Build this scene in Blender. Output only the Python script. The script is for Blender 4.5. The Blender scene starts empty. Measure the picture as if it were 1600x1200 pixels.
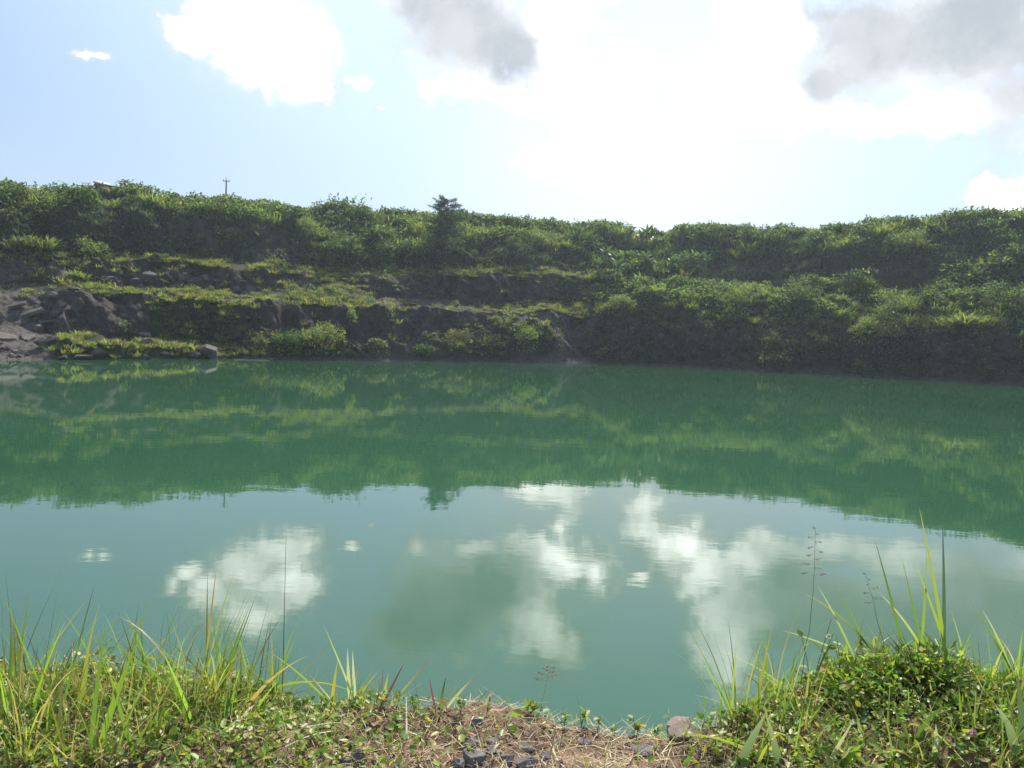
import bpy, bmesh, math, random
import numpy as np
from mathutils import Vector, Matrix, Euler

# ------------------------------------------------------------------ camera, world, sun, exposure
SC = bpy.context.scene
COL = SC.collection
CAM_H = 6.0
F_PX, PITCH, ROLL = 1160.0, math.radians(4.4), math.radians(2.1)
SUN_AZ, SUN_EL = math.radians(13.0), math.radians(50.0)
SUN_DIR = Vector((math.sin(SUN_AZ) * math.cos(SUN_EL), math.cos(SUN_AZ) * math.cos(SUN_EL), math.sin(SUN_EL)))

_f = np.array([0, math.cos(PITCH), -math.sin(PITCH)])
_u = np.array([0, math.sin(PITCH), math.cos(PITCH)])
_x = np.array([1.0, 0, 0])
AX = _x * math.cos(ROLL) + _u * math.sin(ROLL)
AU = _u * math.cos(ROLL) - _x * math.sin(ROLL)

def ray(px, py):
    d = AX * (px - 800) + AU * (600 - py) + _f * F_PX
    return d / np.linalg.norm(d)

def azel(px, py):
    """azimuth (from +Y, clockwise) and tangent of the elevation of a direction"""
    d = ray(px, py)
    return math.atan2(d[0], d[1]), d[2] / math.hypot(d[0], d[1])

cam = bpy.data.cameras.new('camera')
cam.sensor_fit = 'HORIZONTAL'
cam.sensor_width = 36.0
cam.lens = 36.0 * F_PX / 1600.0
cam.clip_start = 0.05
cam.clip_end = 20000
cam_o = bpy.data.objects.new('camera', cam)
COL.objects.link(cam_o)
cam_o.matrix_world = Matrix(((AX[0], AU[0], -_f[0], 0), (AX[1], AU[1], -_f[1], 0), (AX[2], AU[2], -_f[2], CAM_H), (0, 0, 0, 1)))
SC.camera = cam_o

SC.view_settings.view_transform = 'Standard'
SC.view_settings.look = 'None'
SC.view_settings.gamma = 1.0
SC.view_settings.exposure = 0.6
SC.view_settings.use_curve_mapping = False
try:
    SC.cycles.use_denoising = True
    SC.cycles.max_bounces = 8
    SC.cycles.transparent_max_bounces = 8
    SC.cycles.volume_bounces = 0
except Exception:
    pass

sun = bpy.data.lights.new('sun', 'SUN')
sun.energy = 5.0
sun.angle = math.radians(0.5)
sun.color = (1.0, 0.95, 0.86)
sun_o = bpy.data.objects.new('sun', sun)
COL.objects.link(sun_o)
sun_o.rotation_euler = (-SUN_DIR).to_track_quat('-Z', 'Y').to_euler()
sun_o.location = (0, 0, 60)

class NT:
    def __init__(self, tree):
        self.t = tree
        self.t.nodes.clear()
    def n(self, typ, **kw):
        nd = self.t.nodes.new(typ)
        ins = kw.pop('ins', {})
        for k, v in kw.items():
            setattr(nd, k, v)
        for k, v in ins.items():
            s = nd.inputs[k]
            if hasattr(v, 'links') or isinstance(v, bpy.types.NodeSocket):
                self.t.links.new(v, s)
            else:
                s.default_value = v
        return nd
    def math(self, op, a, b=None, c=None, clamp=False):
        nd = self.t.nodes.new('ShaderNodeMath')
        nd.operation = op
        nd.use_clamp = clamp
        for i, v in enumerate((a, b, c)):
            if v is None:
                continue
            if isinstance(v, bpy.types.NodeSocket):
                self.t.links.new(v, nd.inputs[i])
            else:
                nd.inputs[i].default_value = v
        return nd.outputs[0]
    def vmath(self, op, a, b=None, c=None, out=0):
        nd = self.t.nodes.new('ShaderNodeVectorMath')
        nd.operation = op
        for i, v in enumerate((a, b, c)):
            if v is None:
                continue
            if isinstance(v, bpy.types.NodeSocket):
                self.t.links.new(v, nd.inputs[i])
            else:
                nd.inputs[i].default_value = v
        return nd.outputs[out]
    def mix(self, fac, a, b, typ='MIX'):
        nd = self.t.nodes.new('ShaderNodeMix')
        nd.data_type = 'RGBA'
        nd.blend_type = typ
        for s, v in ((nd.inputs[0], fac), (nd.inputs[6], a), (nd.inputs[7], b)):
            if isinstance(v, bpy.types.NodeSocket):
                self.t.links.new(v, s)
            elif isinstance(v, (int, float)):
                s.default_value = v
            else:
                s.default_value = (*v[:3], 1)
        return nd.outputs[2]
    def ramp(self, fac, lo, hi, a=0.0, b=1.0, smooth=True):
        nd = self.t.nodes.new('ShaderNodeMapRange')
        nd.interpolation_type = 'SMOOTHSTEP' if smooth else 'LINEAR'
        self.t.links.new(fac, nd.inputs[0])
        nd.inputs[1].default_value = lo
        nd.inputs[2].default_value = hi
        nd.inputs[3].default_value = a
        nd.inputs[4].default_value = b
        return nd.outputs[0]
    def noise(self, vec, scale, detail=4, rough=0.55):
        nd = self.n('ShaderNodeTexNoise', ins={'Scale': scale, 'Detail': detail, 'Roughness': rough})
        if vec is not None:
            self.t.links.new(vec, nd.inputs['Vector'])
        return nd
    def link(self, a, b):
        self.t.links.new(a, b)

# clouds: (px, py, rx, ry) read off the photograph as directions in the sky
WHITE = [(405, 18, 80, 48), (455, 62, 72, 58), (385, 78, 62, 42), (445, 118, 72, 34), (492, 124, 36, 30), (335, 30, 42, 36),
         (272, 42, 24, 34), (300, 62, 34, 20), (130, 76, 24, 13), (155, 82, 20, 10), (560, 122, 26, 15), (597, 172, 16, 10),
         (745, 62, 125, 92), (690, 22, 90, 62), (640, 8, 50, 30), (662, 130, 30, 24), (768, 140, 60, 20), (862, 50, 76, 110), (900, 0, 60, 60),
         (905, 128, 76, 50), (960, 122, 44, 46), (860, 150, 70, 34), (895, 200, 34, 48), (880, 252, 66, 30), (930, 268, 34, 24),
         (1045, 236, 44, 40), (1100, 165, 62, 46), (1060, 200, 44, 40), (1150, 130, 60, 52), (1040, 112, 30, 16),
         (1405, 70, 165, 82), (1290, 132, 64, 42), (1510, 60, 130, 82), (1280, 182, 84, 30), (1400, 184, 100, 26),
         (1525, 165, 100, 40), (1590, 142, 60, 50), (1222, 150, 54, 44), (1185, 62, 52, 90), (1205, 0, 64, 60), (1575, 306, 44, 24),
         (1240, 60, 60, 60), (1660, 100, 120, 90)]
GREY = [(730, 52, 122, 90), (675, 12, 105, 62), (800, 80, 72, 66), (1400, 70, 175, 82), (1300, 128, 74, 46),
        (1505, 52, 140, 86), (1300, 6, 50, 34), (1350, 46, 92, 70), (1640, 80, 110, 90)]
SOFT = [(415, 105, 80, 36), (1045, 235, 44, 40), (900, 255, 60, 30), (1290, 185, 80, 24), (1420, 180, 90, 24), (1560, 160, 80, 40), (430, 40, 60, 20)]

def build_world():
    w = bpy.data.worlds.new('World')
    SC.world = w
    w.use_nodes = True
    T = NT(w.node_tree)
    out = T.n('ShaderNodeOutputWorld')
    bg = T.n('ShaderNodeBackground')
    T.link(bg.outputs[0], out.inputs[0])
    sky = T.n('ShaderNodeTexSky', sky_type='NISHITA', sun_disc=False, sun_elevation=SUN_EL, sun_rotation=SUN_AZ,
              altitude=100.0, air_density=1.0, dust_density=2.2, ozone_density=1.0)
    STR = 0.095
    bg.inputs[1].default_value = STR
    K = 1.0 / STR
    tc = T.n('ShaderNodeTexCoord')
    d = T.vmath('NORMALIZE', tc.outputs['Generated'])
    sep = T.n('ShaderNodeSeparateXYZ', ins={0: d})
    az = T.math('ARCTAN2', sep.outputs[0], sep.outputs[1])
    el = T.math('ARCSINE', sep.outputs[2])
    P0 = T.n('ShaderNodeCombineXYZ', ins={0: az, 1: el}).outputs[0]
    # ragged edges: push the lookup around with noise
    warp = T.noise(d, 11.0, 7, 0.6)
    w1 = T.vmath('SUBTRACT', warp.outputs['Color'], (0.5, 0.5, 0.5))
    w1 = T.vmath('MULTIPLY', w1, (0.085, 0.07, 0.0))
    P = T.vmath('ADD', P0, w1)
    def field(blobs):
        f = None
        for (px, py, rx, ry) in blobs:
            a, e = azel(px, py)
            e = math.atan(e)
            sx, sy = F_PX / rx / 1.12, F_PX / ry / 1.12
            v = T.vmath('MULTIPLY_ADD', P, (sx, sy, 0), (-a * sx, -e * sy, 0))
            ln = T.vmath('LENGTH', v, out=1)
            if rx < 38:
                ln = T.math('ADD', ln, 0.28 if rx > 25 else 0.42)
            f = ln if f is None else T.math('SMOOTH_MIN', f, ln, 0.25)
        return T.math('SUBTRACT', 1.0, f)
    fw = field(WHITE)
    fg = field(GREY)
    fs = field(SOFT)
    fine = T.noise(d, 24.0, 12, 0.68).outputs[0]
    fine0 = T.math('SUBTRACT', fine, 0.5)
    # scattered clouds high overhead, outside the picture
    hi = T.noise(d, 3.0, 6, 0.55).outputs[0]
    hi = T.math('MULTIPLY', T.ramp(hi, 0.5, 0.62), T.ramp(el, 0.46, 0.6))
    aw = T.math('MULTIPLY_ADD', fine0, 1.75, fw)
    alpha = T.math('POWER', T.ramp(aw, -0.52, 0.60), 2.3)
    alpha = T.math('MAXIMUM', alpha, hi)
    ag = T.ramp(T.math('MULTIPLY_ADD', fine0, 0.45, fg), -0.55, 0.72)
    # sky with whitening towards the sun and the horizon
    sd = T.vmath('DOT_PRODUCT', d, tuple(SUN_DIR), out=1)
    near = T.ramp(sd, 0.55, 0.9)
    glow = T.n('ShaderNodeMix', data_type='FLOAT', ins={0: near, 2: 0.0, 3: 1.0}).outputs[0]
    base = T.mix(1.0, sky.outputs[0], (1, 1, 1), 'MULTIPLY')
    hz = T.ramp(el, 0.0, 0.5, 1.0, 0.0, smooth=False)
    pale = T.mix(hz, (0.225 * K, 0.345 * K, 0.60 * K), (0.42 * K, 0.535 * K, 0.66 * K))
    base = T.mix(0.75, base, pale)
    base = T.mix(T.math('MULTIPLY', glow, 0.9), base, (0.60 * K, 0.75 * K, 0.98 * K))
    ga, ge = azel(1010, 250)
    gl = T.vmath('LENGTH', T.vmath('MULTIPLY_ADD', P0, (1 / .27, 1 / .20, 0), (-ga / .27, -ge / .20, 0)), out=1)
    base = T.mix(T.ramp(gl, 0.2, 1.3, 0.7, 0.0), base, (0.70 * K, 0.73 * K, 0.82 * K))
    lum = T.ramp(T.noise(d, 16.0, 4, 0.5).outputs[0], 0.32, 0.62, 1.7 * K, 3.1 * K)
    white = T.vmath('MULTIPLY', T.n('ShaderNodeCombineXYZ', ins={0: lum, 1: lum, 2: lum}).outputs[0], (1.0, 0.99, 0.96))
    gn = T.ramp(T.noise(d, 10.0, 7, 0.6).outputs[0], 0.33, 0.67)
    grey = T.mix(gn, (0.365 * K, 0.40 * K, 0.44 * K), (0.50 * K, 0.525 * K, 0.55 * K))
    dens = T.ramp(aw, -0.05, 0.95, 0.26, 1.0)
    white = T.vmath('SCALE', white)
    white.node.inputs['Scale'].default_value = 1.0
    T.link(dens, white.node.inputs['Scale'])
    white = T.mix(T.math('MULTIPLY', T.ramp(T.math('MULTIPLY_ADD', fine0, 1.6, fs), -0.3, 0.8), 0.5), white, grey)
    cl = T.mix(ag, white, grey)
    final = T.mix(alpha, base, cl)
    T.link(final, bg.inputs[0])

build_world()

# ------------------------------------------------------------------ helpers
rng = np.random.default_rng(7)
random.seed(11)

def _hash(ix, iy, iz, seed):
    h = (ix.astype(np.int64) * 374761393 + iy.astype(np.int64) * 668265263 + iz.astype(np.int64) * 2147483647 + seed * 974634777) & 0xFFFFFFFF
    h = ((h ^ (h >> 13)) * 1274126177) & 0xFFFFFFFF
    h = ((h ^ (h >> 16)) * 2246822519) & 0xFFFFFFFF
    h = h ^ (h >> 15)
    return (h & 0xFFFFFF) / float(0xFFFFFF)

def vnoise(p, seed=0):
    i = np.floor(p).astype(np.int64)
    f = p - i
    f = f * f * f * (f * (f * 6 - 15) + 10)
    r = 0
    for dx in (0, 1):
        wx = f[:, 0] if dx else 1 - f[:, 0]
        for dy in (0, 1):
            wy = f[:, 1] if dy else 1 - f[:, 1]
            for dz in (0, 1):
                wz = f[:, 2] if dz else 1 - f[:, 2]
                r = r + wx * wy * wz * _hash(i[:, 0] + dx, i[:, 1] + dy, i[:, 2] + dz, seed)
    return r * 2 - 1

def fbm(p, oct=4, seed=0, gain=0.5):
    a, s, r = 1.0, 1.0, 0.0
    for k in range(oct):
        r = r + a * vnoise(p * s + 17.3 * k, seed + k)
        a *= gain
        s *= 2.03
    return r

def cellrand(p, seed=0):
    """random value of the nearest cell and distance to it: blocky rock"""
    i = np.floor(p).astype(np.int64)
    best = np.full(len(p), 1e9)
    val = np.zeros(len(p))
    for dx in (-1, 0, 1):
        for dy in (-1, 0, 1):
            for dz in (-1, 0, 1):
                c = [i[:, 0] + dx, i[:, 1] + dy, i[:, 2] + dz]
                q = np.stack([c[k] + _hash(*c, seed + 11 + k) for k in range(3)], 1)
                dd = ((p - q) ** 2).sum(1)
                m = dd < best
                best = np.where(m, dd, best)
                val = np.where(m, _hash(*c, seed + 5), val)
    return val, np.sqrt(best)

def mesh_quads(name, V, Q, colors=None, smooth=False):
    me = bpy.data.meshes.new(name)
    V = np.ascontiguousarray(V, dtype=np.float32)
    Q = np.ascontiguousarray(Q, dtype=np.int32)
    me.vertices.add(len(V))
    me.vertices.foreach_set('co', V.ravel())
    me.loops.add(Q.size)
    me.loops.foreach_set('vertex_index', Q.ravel())
    me.polygons.add(len(Q))
    me.polygons.foreach_set('loop_start', np.arange(0, Q.size, 4, dtype=np.int32))
    me.polygons.foreach_set('loop_total', np.full(len(Q), 4, dtype=np.int32))
    if smooth:
        me.polygons.foreach_set('use_smooth', np.ones(len(Q), dtype=bool))
    if colors is not None:
        at = me.color_attributes.new('Col', 'FLOAT_COLOR', 'POINT')
        c = np.ones((len(V), 4), dtype=np.float32)
        c[:, :3] = colors
        at.data.foreach_set('color', c.ravel())
    me.update(calc_edges=True)
    me.validate()
    return me

def tag(o, label=None, cat=None, group=None, kind=None):
    if label: o['label'] = label
    if cat: o['category'] = cat
    if group: o['group'] = group
    if kind: o['kind'] = kind
    return o

def link(name, me, mat=None, parent=None, loc=None):
    o = bpy.data.objects.new(name, me)
    COL.objects.link(o)
    if mat is not None and me is not None:
        me.materials.clear()
        me.materials.append(mat)
    if parent is not None:
        o.parent = parent
    if loc is not None:
        o.location = loc
    return o

def empty(name, loc, rz=0.0, scale=1.0):
    o = bpy.data.objects.new(name, None)
    COL.objects.link(o)
    o.location = loc
    o.rotation_euler = (0, 0, rz)
    o.scale = (scale,) * 3
    o.empty_display_size = 0.2
    return o

def copy_tree(o):
    c = o.copy()
    COL.objects.link(c)
    for ch in list(o.children):
        k = ch.copy()
        COL.objects.link(k)
        k.parent = c
        for g in list(ch.children):
            m = g.copy()
            COL.objects.link(m)
            m.parent = k
    return c

class Acc:
    """collects quads"""
    def __init__(self):
        self.V, self.Q, self.C, self.n = [], [], [], 0
    def add(self, V, Q, C):
        self.V.append(V); self.Q.append(Q + self.n); self.C.append(C); self.n += len(V)
    def mesh(self, name, smooth=False):
        return mesh_quads(name, np.concatenate(self.V), np.concatenate(self.Q), np.concatenate(self.C), smooth)

def blades(P, az, lean, bend, L, W, seg, c0, c1, twist=None, fold=0.0, wp=1.6, base_w=0.6):
    """curved tapering leaf blades: returns verts, quads, colours"""
    n = len(P)
    k = seg + 1
    t = np.linspace(0, 1, k)
    a = lean[:, None] + bend[:, None] * t[None, :] ** 1.3
    h = np.stack([np.sin(az), np.cos(az), 0 * az], 1)
    am = (a[:, 1:] + a[:, :-1]) / 2
    ds = (L / seg)[:, None]
    hor = np.concatenate([np.zeros((n, 1)), np.cumsum(np.sin(am) * ds, 1)], 1)
    ver = np.concatenate([np.zeros((n, 1)), np.cumsum(np.cos(am) * ds, 1)], 1)
    pos = P[:, None, :] + hor[:, :, None] * h[:, None, :]
    pos[:, :, 2] += ver
    tw = np.zeros(n) if twist is None else twist
    side = np.stack([np.cos(az + tw), -np.sin(az + tw), 0 * az], 1)
    prof = (base_w + (1 - base_w) * np.minimum(1, t / 0.35)) * (1 - t ** wp)
    prof[-1] = 0.02
    w = (W[:, None] * prof[None, :] * 0.5)[:, :, None]
    lft = pos - side[:, None, :] * w
    rgt = pos + side[:, None, :] * w
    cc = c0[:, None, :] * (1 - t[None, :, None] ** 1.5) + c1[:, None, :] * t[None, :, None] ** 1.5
    if fold > 0:
        nrm = np.stack([-np.cos(a) * h[:, 0:1], -np.cos(a) * h[:, 1:2], np.sin(a)], 2)
        mid = pos - nrm * w * fold
        V = np.stack([lft, mid, rgt], 2).reshape(-1, 3)
        C = np.repeat(cc.reshape(-1, 1, 3), 3, 1).reshape(-1, 3)
        b = (np.arange(n)[:, None] * k + np.arange(seg)[None, :]).ravel() * 3
        Q = np.concatenate([np.stack([b, b + 1, b + 4, b + 3], 1), np.stack([b + 1, b + 2, b + 5, b + 4], 1)])
    else:
        V = np.stack([lft, rgt], 2).reshape(-1, 3)
        C = np.repeat(cc.reshape(-1, 1, 3), 2, 1).reshape(-1, 3)
        b = (np.arange(n)[:, None] * k + np.arange(seg)[None, :]).ravel() * 2
        Q = np.stack([b, b + 1, b + 3, b + 2], 1)
    return V, Q, C

def unit(v):
    return v / np.maximum(1e-9, np.linalg.norm(v, axis=-1, keepdims=True))

def leaves(P, D, N, L, W, c, droop=0.0, fold=0.25):
    """ovate leaves of two quads folded at the midrib. D: direction, N: rough up"""
    D = unit(D)
    S = unit(np.cross(D, N))
    U = np.cross(S, D)
    L = L[:, None]; W = W[:, None]
    tip = P + D * L - U * L * droop
    l1 = P + D * L * 0.28 - S * W * 0.5 + U * W * fold
    l2 = P + D * L * 0.66 - S * W * 0.42 + U * W * fold * 0.8 - U * L * droop * 0.4
    r1 = P + D * L * 0.28 + S * W * 0.5 + U * W * fold
    r2 = P + D * L * 0.66 + S * W * 0.42 + U * W * fold * 0.8 - U * L * droop * 0.4
    V = np.stack([P, l1, l2, tip, r2, r1], 1).reshape(-1, 3)
    b = np.arange(len(P)) * 6
    Q = np.concatenate([np.stack([b, b + 3, b + 2, b + 1], 1), np.stack([b, b + 5, b + 4, b + 3], 1)])
    C = np.repeat(c[:, None, :], 6, 1).reshape(-1, 3)
    return V, Q, C

def tube(pts, radii, n=6, cap=True):
    """tube of quads along a polyline"""
    pts = np.asarray(pts, float)
    k = len(pts)
    tang = np.gradient(pts, axis=0)
    tang = unit(tang)
    ref = np.array([0.3, 0.9, 0.2])
    s = unit(np.cross(tang, ref))
    u = np.cross(s, tang)
    an = np.linspace(0, 2 * math.pi, n, endpoint=False)
    r = np.asarray(radii, float)[:, None, None]
    V = pts[:, None, :] + r * (np.cos(an)[None, :, None] * s[:, None, :] + np.sin(an)[None, :, None] * u[:, None, :])
    V = V.reshape(-1, 3)
    Q = []
    for i in range(k - 1):
        for j in range(n):
            a, b = i * n + j, i * n + (j + 1) % n
            Q.append((a, b, b + n, a + n))
    if cap:
        Q.append((0, n // 4, n // 2, 3 * n // 4))
        o = (k - 1) * n
        Q.append((o, o + n // 4, o + n // 2, o + 3 * n // 4))
    return V, np.array(Q)

def box_q(c, s, rot=None):
    c = np.array(c, float)
    h = np.array(s, float) / 2
    V = np.array([(x, y, z) for x in (-1, 1) for y in (-1, 1) for z in (-1, 1)], float) * h
    if rot is not None:
        V = V @ np.array(Euler(rot).to_matrix()).T
    Q = np.array([(0, 1, 3, 2), (4, 6, 7, 5), (0, 4, 5, 1), (2, 3, 7, 6), (0, 2, 6, 4), (1, 5, 7, 3)])
    return V + c, Q

def solid(name, parts, col=(0.5, 0.5, 0.5)):
    A = Acc()
    for V, Q in parts:
        A.add(V, Q, np.tile(np.array(col, float), (len(V), 1)))
    return A.mesh(name)

def palette(n, cols, probs, jit=0.18, r=None):
    r = r or rng
    cols = np.array(cols, float)
    i = r.choice(len(cols), n, p=np.array(probs) / sum(probs))
    c = cols[i] * (1 + r.normal(0, jit, (n, 1))) * (1 + r.normal(0, jit * 0.35, (n, 3)))
    return np.clip(c, 0.006, 0.8)

# ------------------------------------------------------------------ materials
def new_mat(name):
    m = bpy.data.materials.new(name)
    m.use_nodes = True
    return m, NT(m.node_tree)

def leaf_mat(name, trans=0.45, rough=0.5, spec=0.35, tgain=(1.25, 1.35, 0.7)):
    m, T = new_mat(name)
    out = T.n('ShaderNodeOutputMaterial')
    at = T.n('ShaderNodeAttribute', attribute_name='Col')
    p = T.n('ShaderNodeBsdfPrincipled', ins={'Base Color': at.outputs[0], 'Roughness': rough, 'Specular IOR Level': spec})
    tcol = T.vmath('MULTIPLY', at.outputs[0], tgain)
    tr = T.n('ShaderNodeBsdfTranslucent', ins={'Color': tcol})
    mx = T.n('ShaderNodeMixShader', ins={0: trans, 1: p.outputs[0], 2: tr.outputs[0]})
    T.link(mx.outputs[0], out.inputs[0])
    return m

M_HILL = leaf_mat('hillside_leaf', 0.45, 0.55, 0.25)
M_GLOSSY = leaf_mat('broad_leaf', 0.25, 0.45, 0.5)
M_BLADE = leaf_mat('grass_blade', 0.5, 0.42, 0.4)
M_LEAF = leaf_mat('weed_leaf', 0.42, 0.42, 0.4)
M_STRAW = leaf_mat('straw', 0.2, 0.6, 0.3, (1.1, 1.0, 0.8))

def rock_mat(name, dark, mid, lite, scale=1.0, bump=0.5):
    m, T = new_mat(name)
    out = T.n('ShaderNodeOutputMaterial')
    tc = T.n('ShaderNodeTexCoord').outputs['Object']
    n1 = T.noise(tc, 0.9 * scale, 6, 0.6).outputs[0]
    n2 = T.noise(tc, 6.0 * scale, 6, 0.65).outputs[0]
    c = T.mix(T.ramp(n1, 0.35, 0.65), dark, mid)
    c = T.mix(T.ramp(n2, 0.5, 0.75), c, lite)
    b = T.n('ShaderNodeBump', ins={'Strength': bump, 'Distance': 0.12 / scale, 'Height': T.math('ADD', n1, T.math('MULTIPLY', n2, 0.6))})
    p = T.n('ShaderNodeBsdfPrincipled', ins={'Base Color': c, 'Roughness': 0.85, 'Specular IOR Level': 0.2, 'Normal': b.outputs[0]})
    T.link(p.outputs[0], out.inputs[0])
    return m

M_ROCK = rock_mat('grey_rock', (0.058, 0.052, 0.046), (0.105, 0.096, 0.085), (0.20, 0.186, 0.164))
M_TAN = rock_mat('tan_rock', (0.075, 0.066, 0.058), (0.14, 0.118, 0.098), (0.23, 0.19, 0.155))
M_PEB = rock_mat('bank_stone', (0.085, 0.078, 0.074), (0.16, 0.148, 0.138), (0.25, 0.23, 0.21), 9.0, 0.5)
M_PINK = rock_mat('brown_stone', (0.16, 0.12, 0.10), (0.24, 0.185, 0.155), (0.33, 0.27, 0.23), 9.0, 0.4)

def flat_mat(name, col, rough=0.7, metal=0.0, nscale=8.0, var=0.2):
    m, T = new_mat(name)
    out = T.n('ShaderNodeOutputMaterial')
    tc = T.n('ShaderNodeTexCoord').outputs['Object']
    n = T.noise(tc, nscale, 5, 0.6).outputs[0]
    c = T.mix(n, tuple(v * (1 - var) for v in col), tuple(min(1, v * (1 + var)) for v in col))
    p = T.n('ShaderNodeBsdfPrincipled', ins={'Base Color': c, 'Roughness': rough, 'Metallic': metal})
    T.link(p.outputs[0], out.inputs[0])
    return m

M_WOOD = flat_mat('weathered_wood', (0.16, 0.13, 0.105))
M_POLE = flat_mat('concrete_pole', (0.17, 0.17, 0.18))
M_METAL = flat_mat('white_roofing', (0.36, 0.33, 0.31), 0.6)
M_SHEET = flat_mat('white_plastic', (0.75, 0.77, 0.78), 0.35)
M_BARK = flat_mat('bark', (0.10, 0.08, 0.06))
M_BROWNWALL = flat_mat('brown_boards', (0.13, 0.09, 0.07))

def terrain_mat():
    m, T = new_mat('quarry_ground')
    out = T.n('ShaderNodeOutputMaterial')
    at = T.n('ShaderNodeAttribute', attribute_name='Col')
    sep = T.n('ShaderNodeSeparateColor', ins={0: at.outputs[0]})
    veg, tan, wet = sep.outputs[0], sep.outputs[1], sep.outputs[2]
    pos = T.n('ShaderNodeNewGeometry').outputs['Position']
    st = T.vmath('MULTIPLY', pos, (1.0, 1.0, 0.45))
    n1 = T.noise(st, 0.35, 6, 0.62).outputs[0]
    n2 = T.noise(pos, 2.2, 7, 0.68).outputs[0]
    n3 = T.noise(pos, 0.12, 3, 0.5).outputs[0]
    rock = T.mix(T.ramp(n1, 0.36, 0.62), (0.027, 0.023, 0.019), (0.060, 0.051, 0.041))
    rock = T.mix(T.ramp(n2, 0.52, 0.75), rock, (0.125, 0.112, 0.094))
    rock = T.mix(T.math('MULTIPLY', T.ramp(n3, 0.45, 0.62), 0.4), rock, (0.065, 0.050, 0.036))
    tanc = T.mix(T.ramp(n2, 0.35, 0.7), (0.048, 0.043, 0.039), (0.120, 0.102, 0.088))
    rock = T.mix(tan, rock, tanc)
    grs = T.mix(T.ramp(n2, 0.35, 0.7), (0.018, 0.026, 0.011), (0.050, 0.062, 0.022))
    vv = T.ramp(T.math('ADD', veg, T.math('MULTIPLY', T.math('SUBTRACT', n2, 0.5), 0.8)), 0.3, 0.62)
    c = T.mix(vv, rock, grs)
    hgt = T.math('ADD', T.math('MULTIPLY', n1, 1.0), T.math('MULTIPLY', n2, 0.35))
    b = T.n('ShaderNodeBump', ins={'Strength': 0.75, 'Distance': 0.6, 'Height': hgt})
    p = T.n('ShaderNodeBsdfPrincipled', ins={'Base Color': c, 'Roughness': 0.95, 'Specular IOR Level': 0.12, 'Normal': b.outputs[0]})
    T.link(p.outputs[0], out.inputs[0])
    return m

def soil_mat():
    m, T = new_mat('bank_soil')
    out = T.n('ShaderNodeOutputMaterial')
    pos = T.n('ShaderNodeNewGeometry').outputs['Position']
    n1 = T.noise(pos, 7.0, 6, 0.62).outputs[0]
    n2 = T.noise(pos, 60.0, 6, 0.7).outputs[0]
    c = T.mix(T.ramp(n1, 0.35, 0.65), (0.085, 0.056, 0.036), (0.20, 0.135, 0.085))
    c = T.mix(T.ramp(n2, 0.5, 0.75), c, (0.30, 0.22, 0.15))
    b = T.n('ShaderNodeBump', ins={'Strength': 0.8, 'Distance': 0.03, 'Height': T.math('ADD', n1, T.math('MULTIPLY', n2, 0.4))})
    p = T.n('ShaderNodeBsdfPrincipled', ins={'Base Color': c, 'Roughness': 0.95, 'Specular IOR Level': 0.1, 'Normal': b.outputs[0]})
    T.link(p.outputs[0], out.inputs[0])
    return m

def water_mat():
    m, T = new_mat('pond_water')
    out = T.n('ShaderNodeOutputMaterial')
    pos = T.n('ShaderNodeNewGeometry').outputs['Position']
    v1 = T.vmath('MULTIPLY', pos, (0.55, 1.0, 1.0))
    big = T.noise(v1, 0.9, 3, 0.5).outputs[0]
    sml = T.noise(v1, 5.0, 3, 0.55).outputs[0]
    patch = T.ramp(T.noise(pos, 0.035, 3, 0.5).outputs[0], 0.4, 0.65, 0.35, 1.0)
    hgt = T.math('ADD', T.math('MULTIPLY', big, 0.0065), T.math('MULTIPLY', T.math('MULTIPLY', sml, patch), 0.0015))
    b = T.n('ShaderNodeBump', ins={'Strength': 1.0, 'Distance': 0.5, 'Height': hgt})
    murk = T.ramp(T.noise(pos, 0.05, 4, 0.55).outputs[0], 0.3, 0.7)
    c = T.mix(murk, (0.022, 0.076, 0.037), (0.029, 0.088, 0.045))
    p = T.n('ShaderNodeBsdfPrincipled', ins={'Base Color': c, 'Roughness': 0.02, 'IOR': 1.5, 'Specular IOR Level': 0.5, 'Normal': b.outputs[0]})
    T.link(p.outputs[0], out.inputs[0])
    return m

# ------------------------------------------------------------------ the quarry: profile lines along the azimuth
def curve(keys):
    """(px, py) keys -> azimuth array, tan-elevation array"""
    A = [azel(x, y) for x, y in keys]
    return np.array([a for a, e in A]), np.array([e for a, e in A])

L_W = [(0, 562), (100, 562), (350, 560), (450, 561), (560, 563), (700, 564), (840, 566), (925, 567), (1000, 570), (1200, 580), (1400, 590), (1600, 602)]
L_S1 = [(0, 546), (60, 540), (85, 532), (160, 541), (230, 549), (330, 551), (370, 548), (430, 535), (520, 533), (620, 535), (700, 530), (780, 520), (826, 500),
        (850, 512), (880, 533), (905, 553), (925, 563), (945, 556), (1000, 545), (1200, 552), (1400, 562), (1600, 570)]
L_S2 = [(0, 508), (60, 512), (85, 524), (160, 528), (230, 534), (330, 536), (370, 536), (430, 530), (520, 527), (620, 530), (700, 525), (780, 515), (826, 499),
        (850, 511), (880, 532), (905, 550), (925, 558), (945, 540), (1000, 532), (1200, 540), (1400, 548), (1600, 556)]
L_L = [(0, 464), (60, 460), (100, 452), (160, 460), (230, 464), (300, 470), (400, 471), (480, 475), (560, 481), (680, 483), (740, 487), (790, 489), (830, 490),
       (880, 492), (930, 492), (1000, 490), (1050, 497), (1100, 503), (1200, 506), (1300, 508), (1400, 515), (1500, 515), (1600, 526)]
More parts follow.
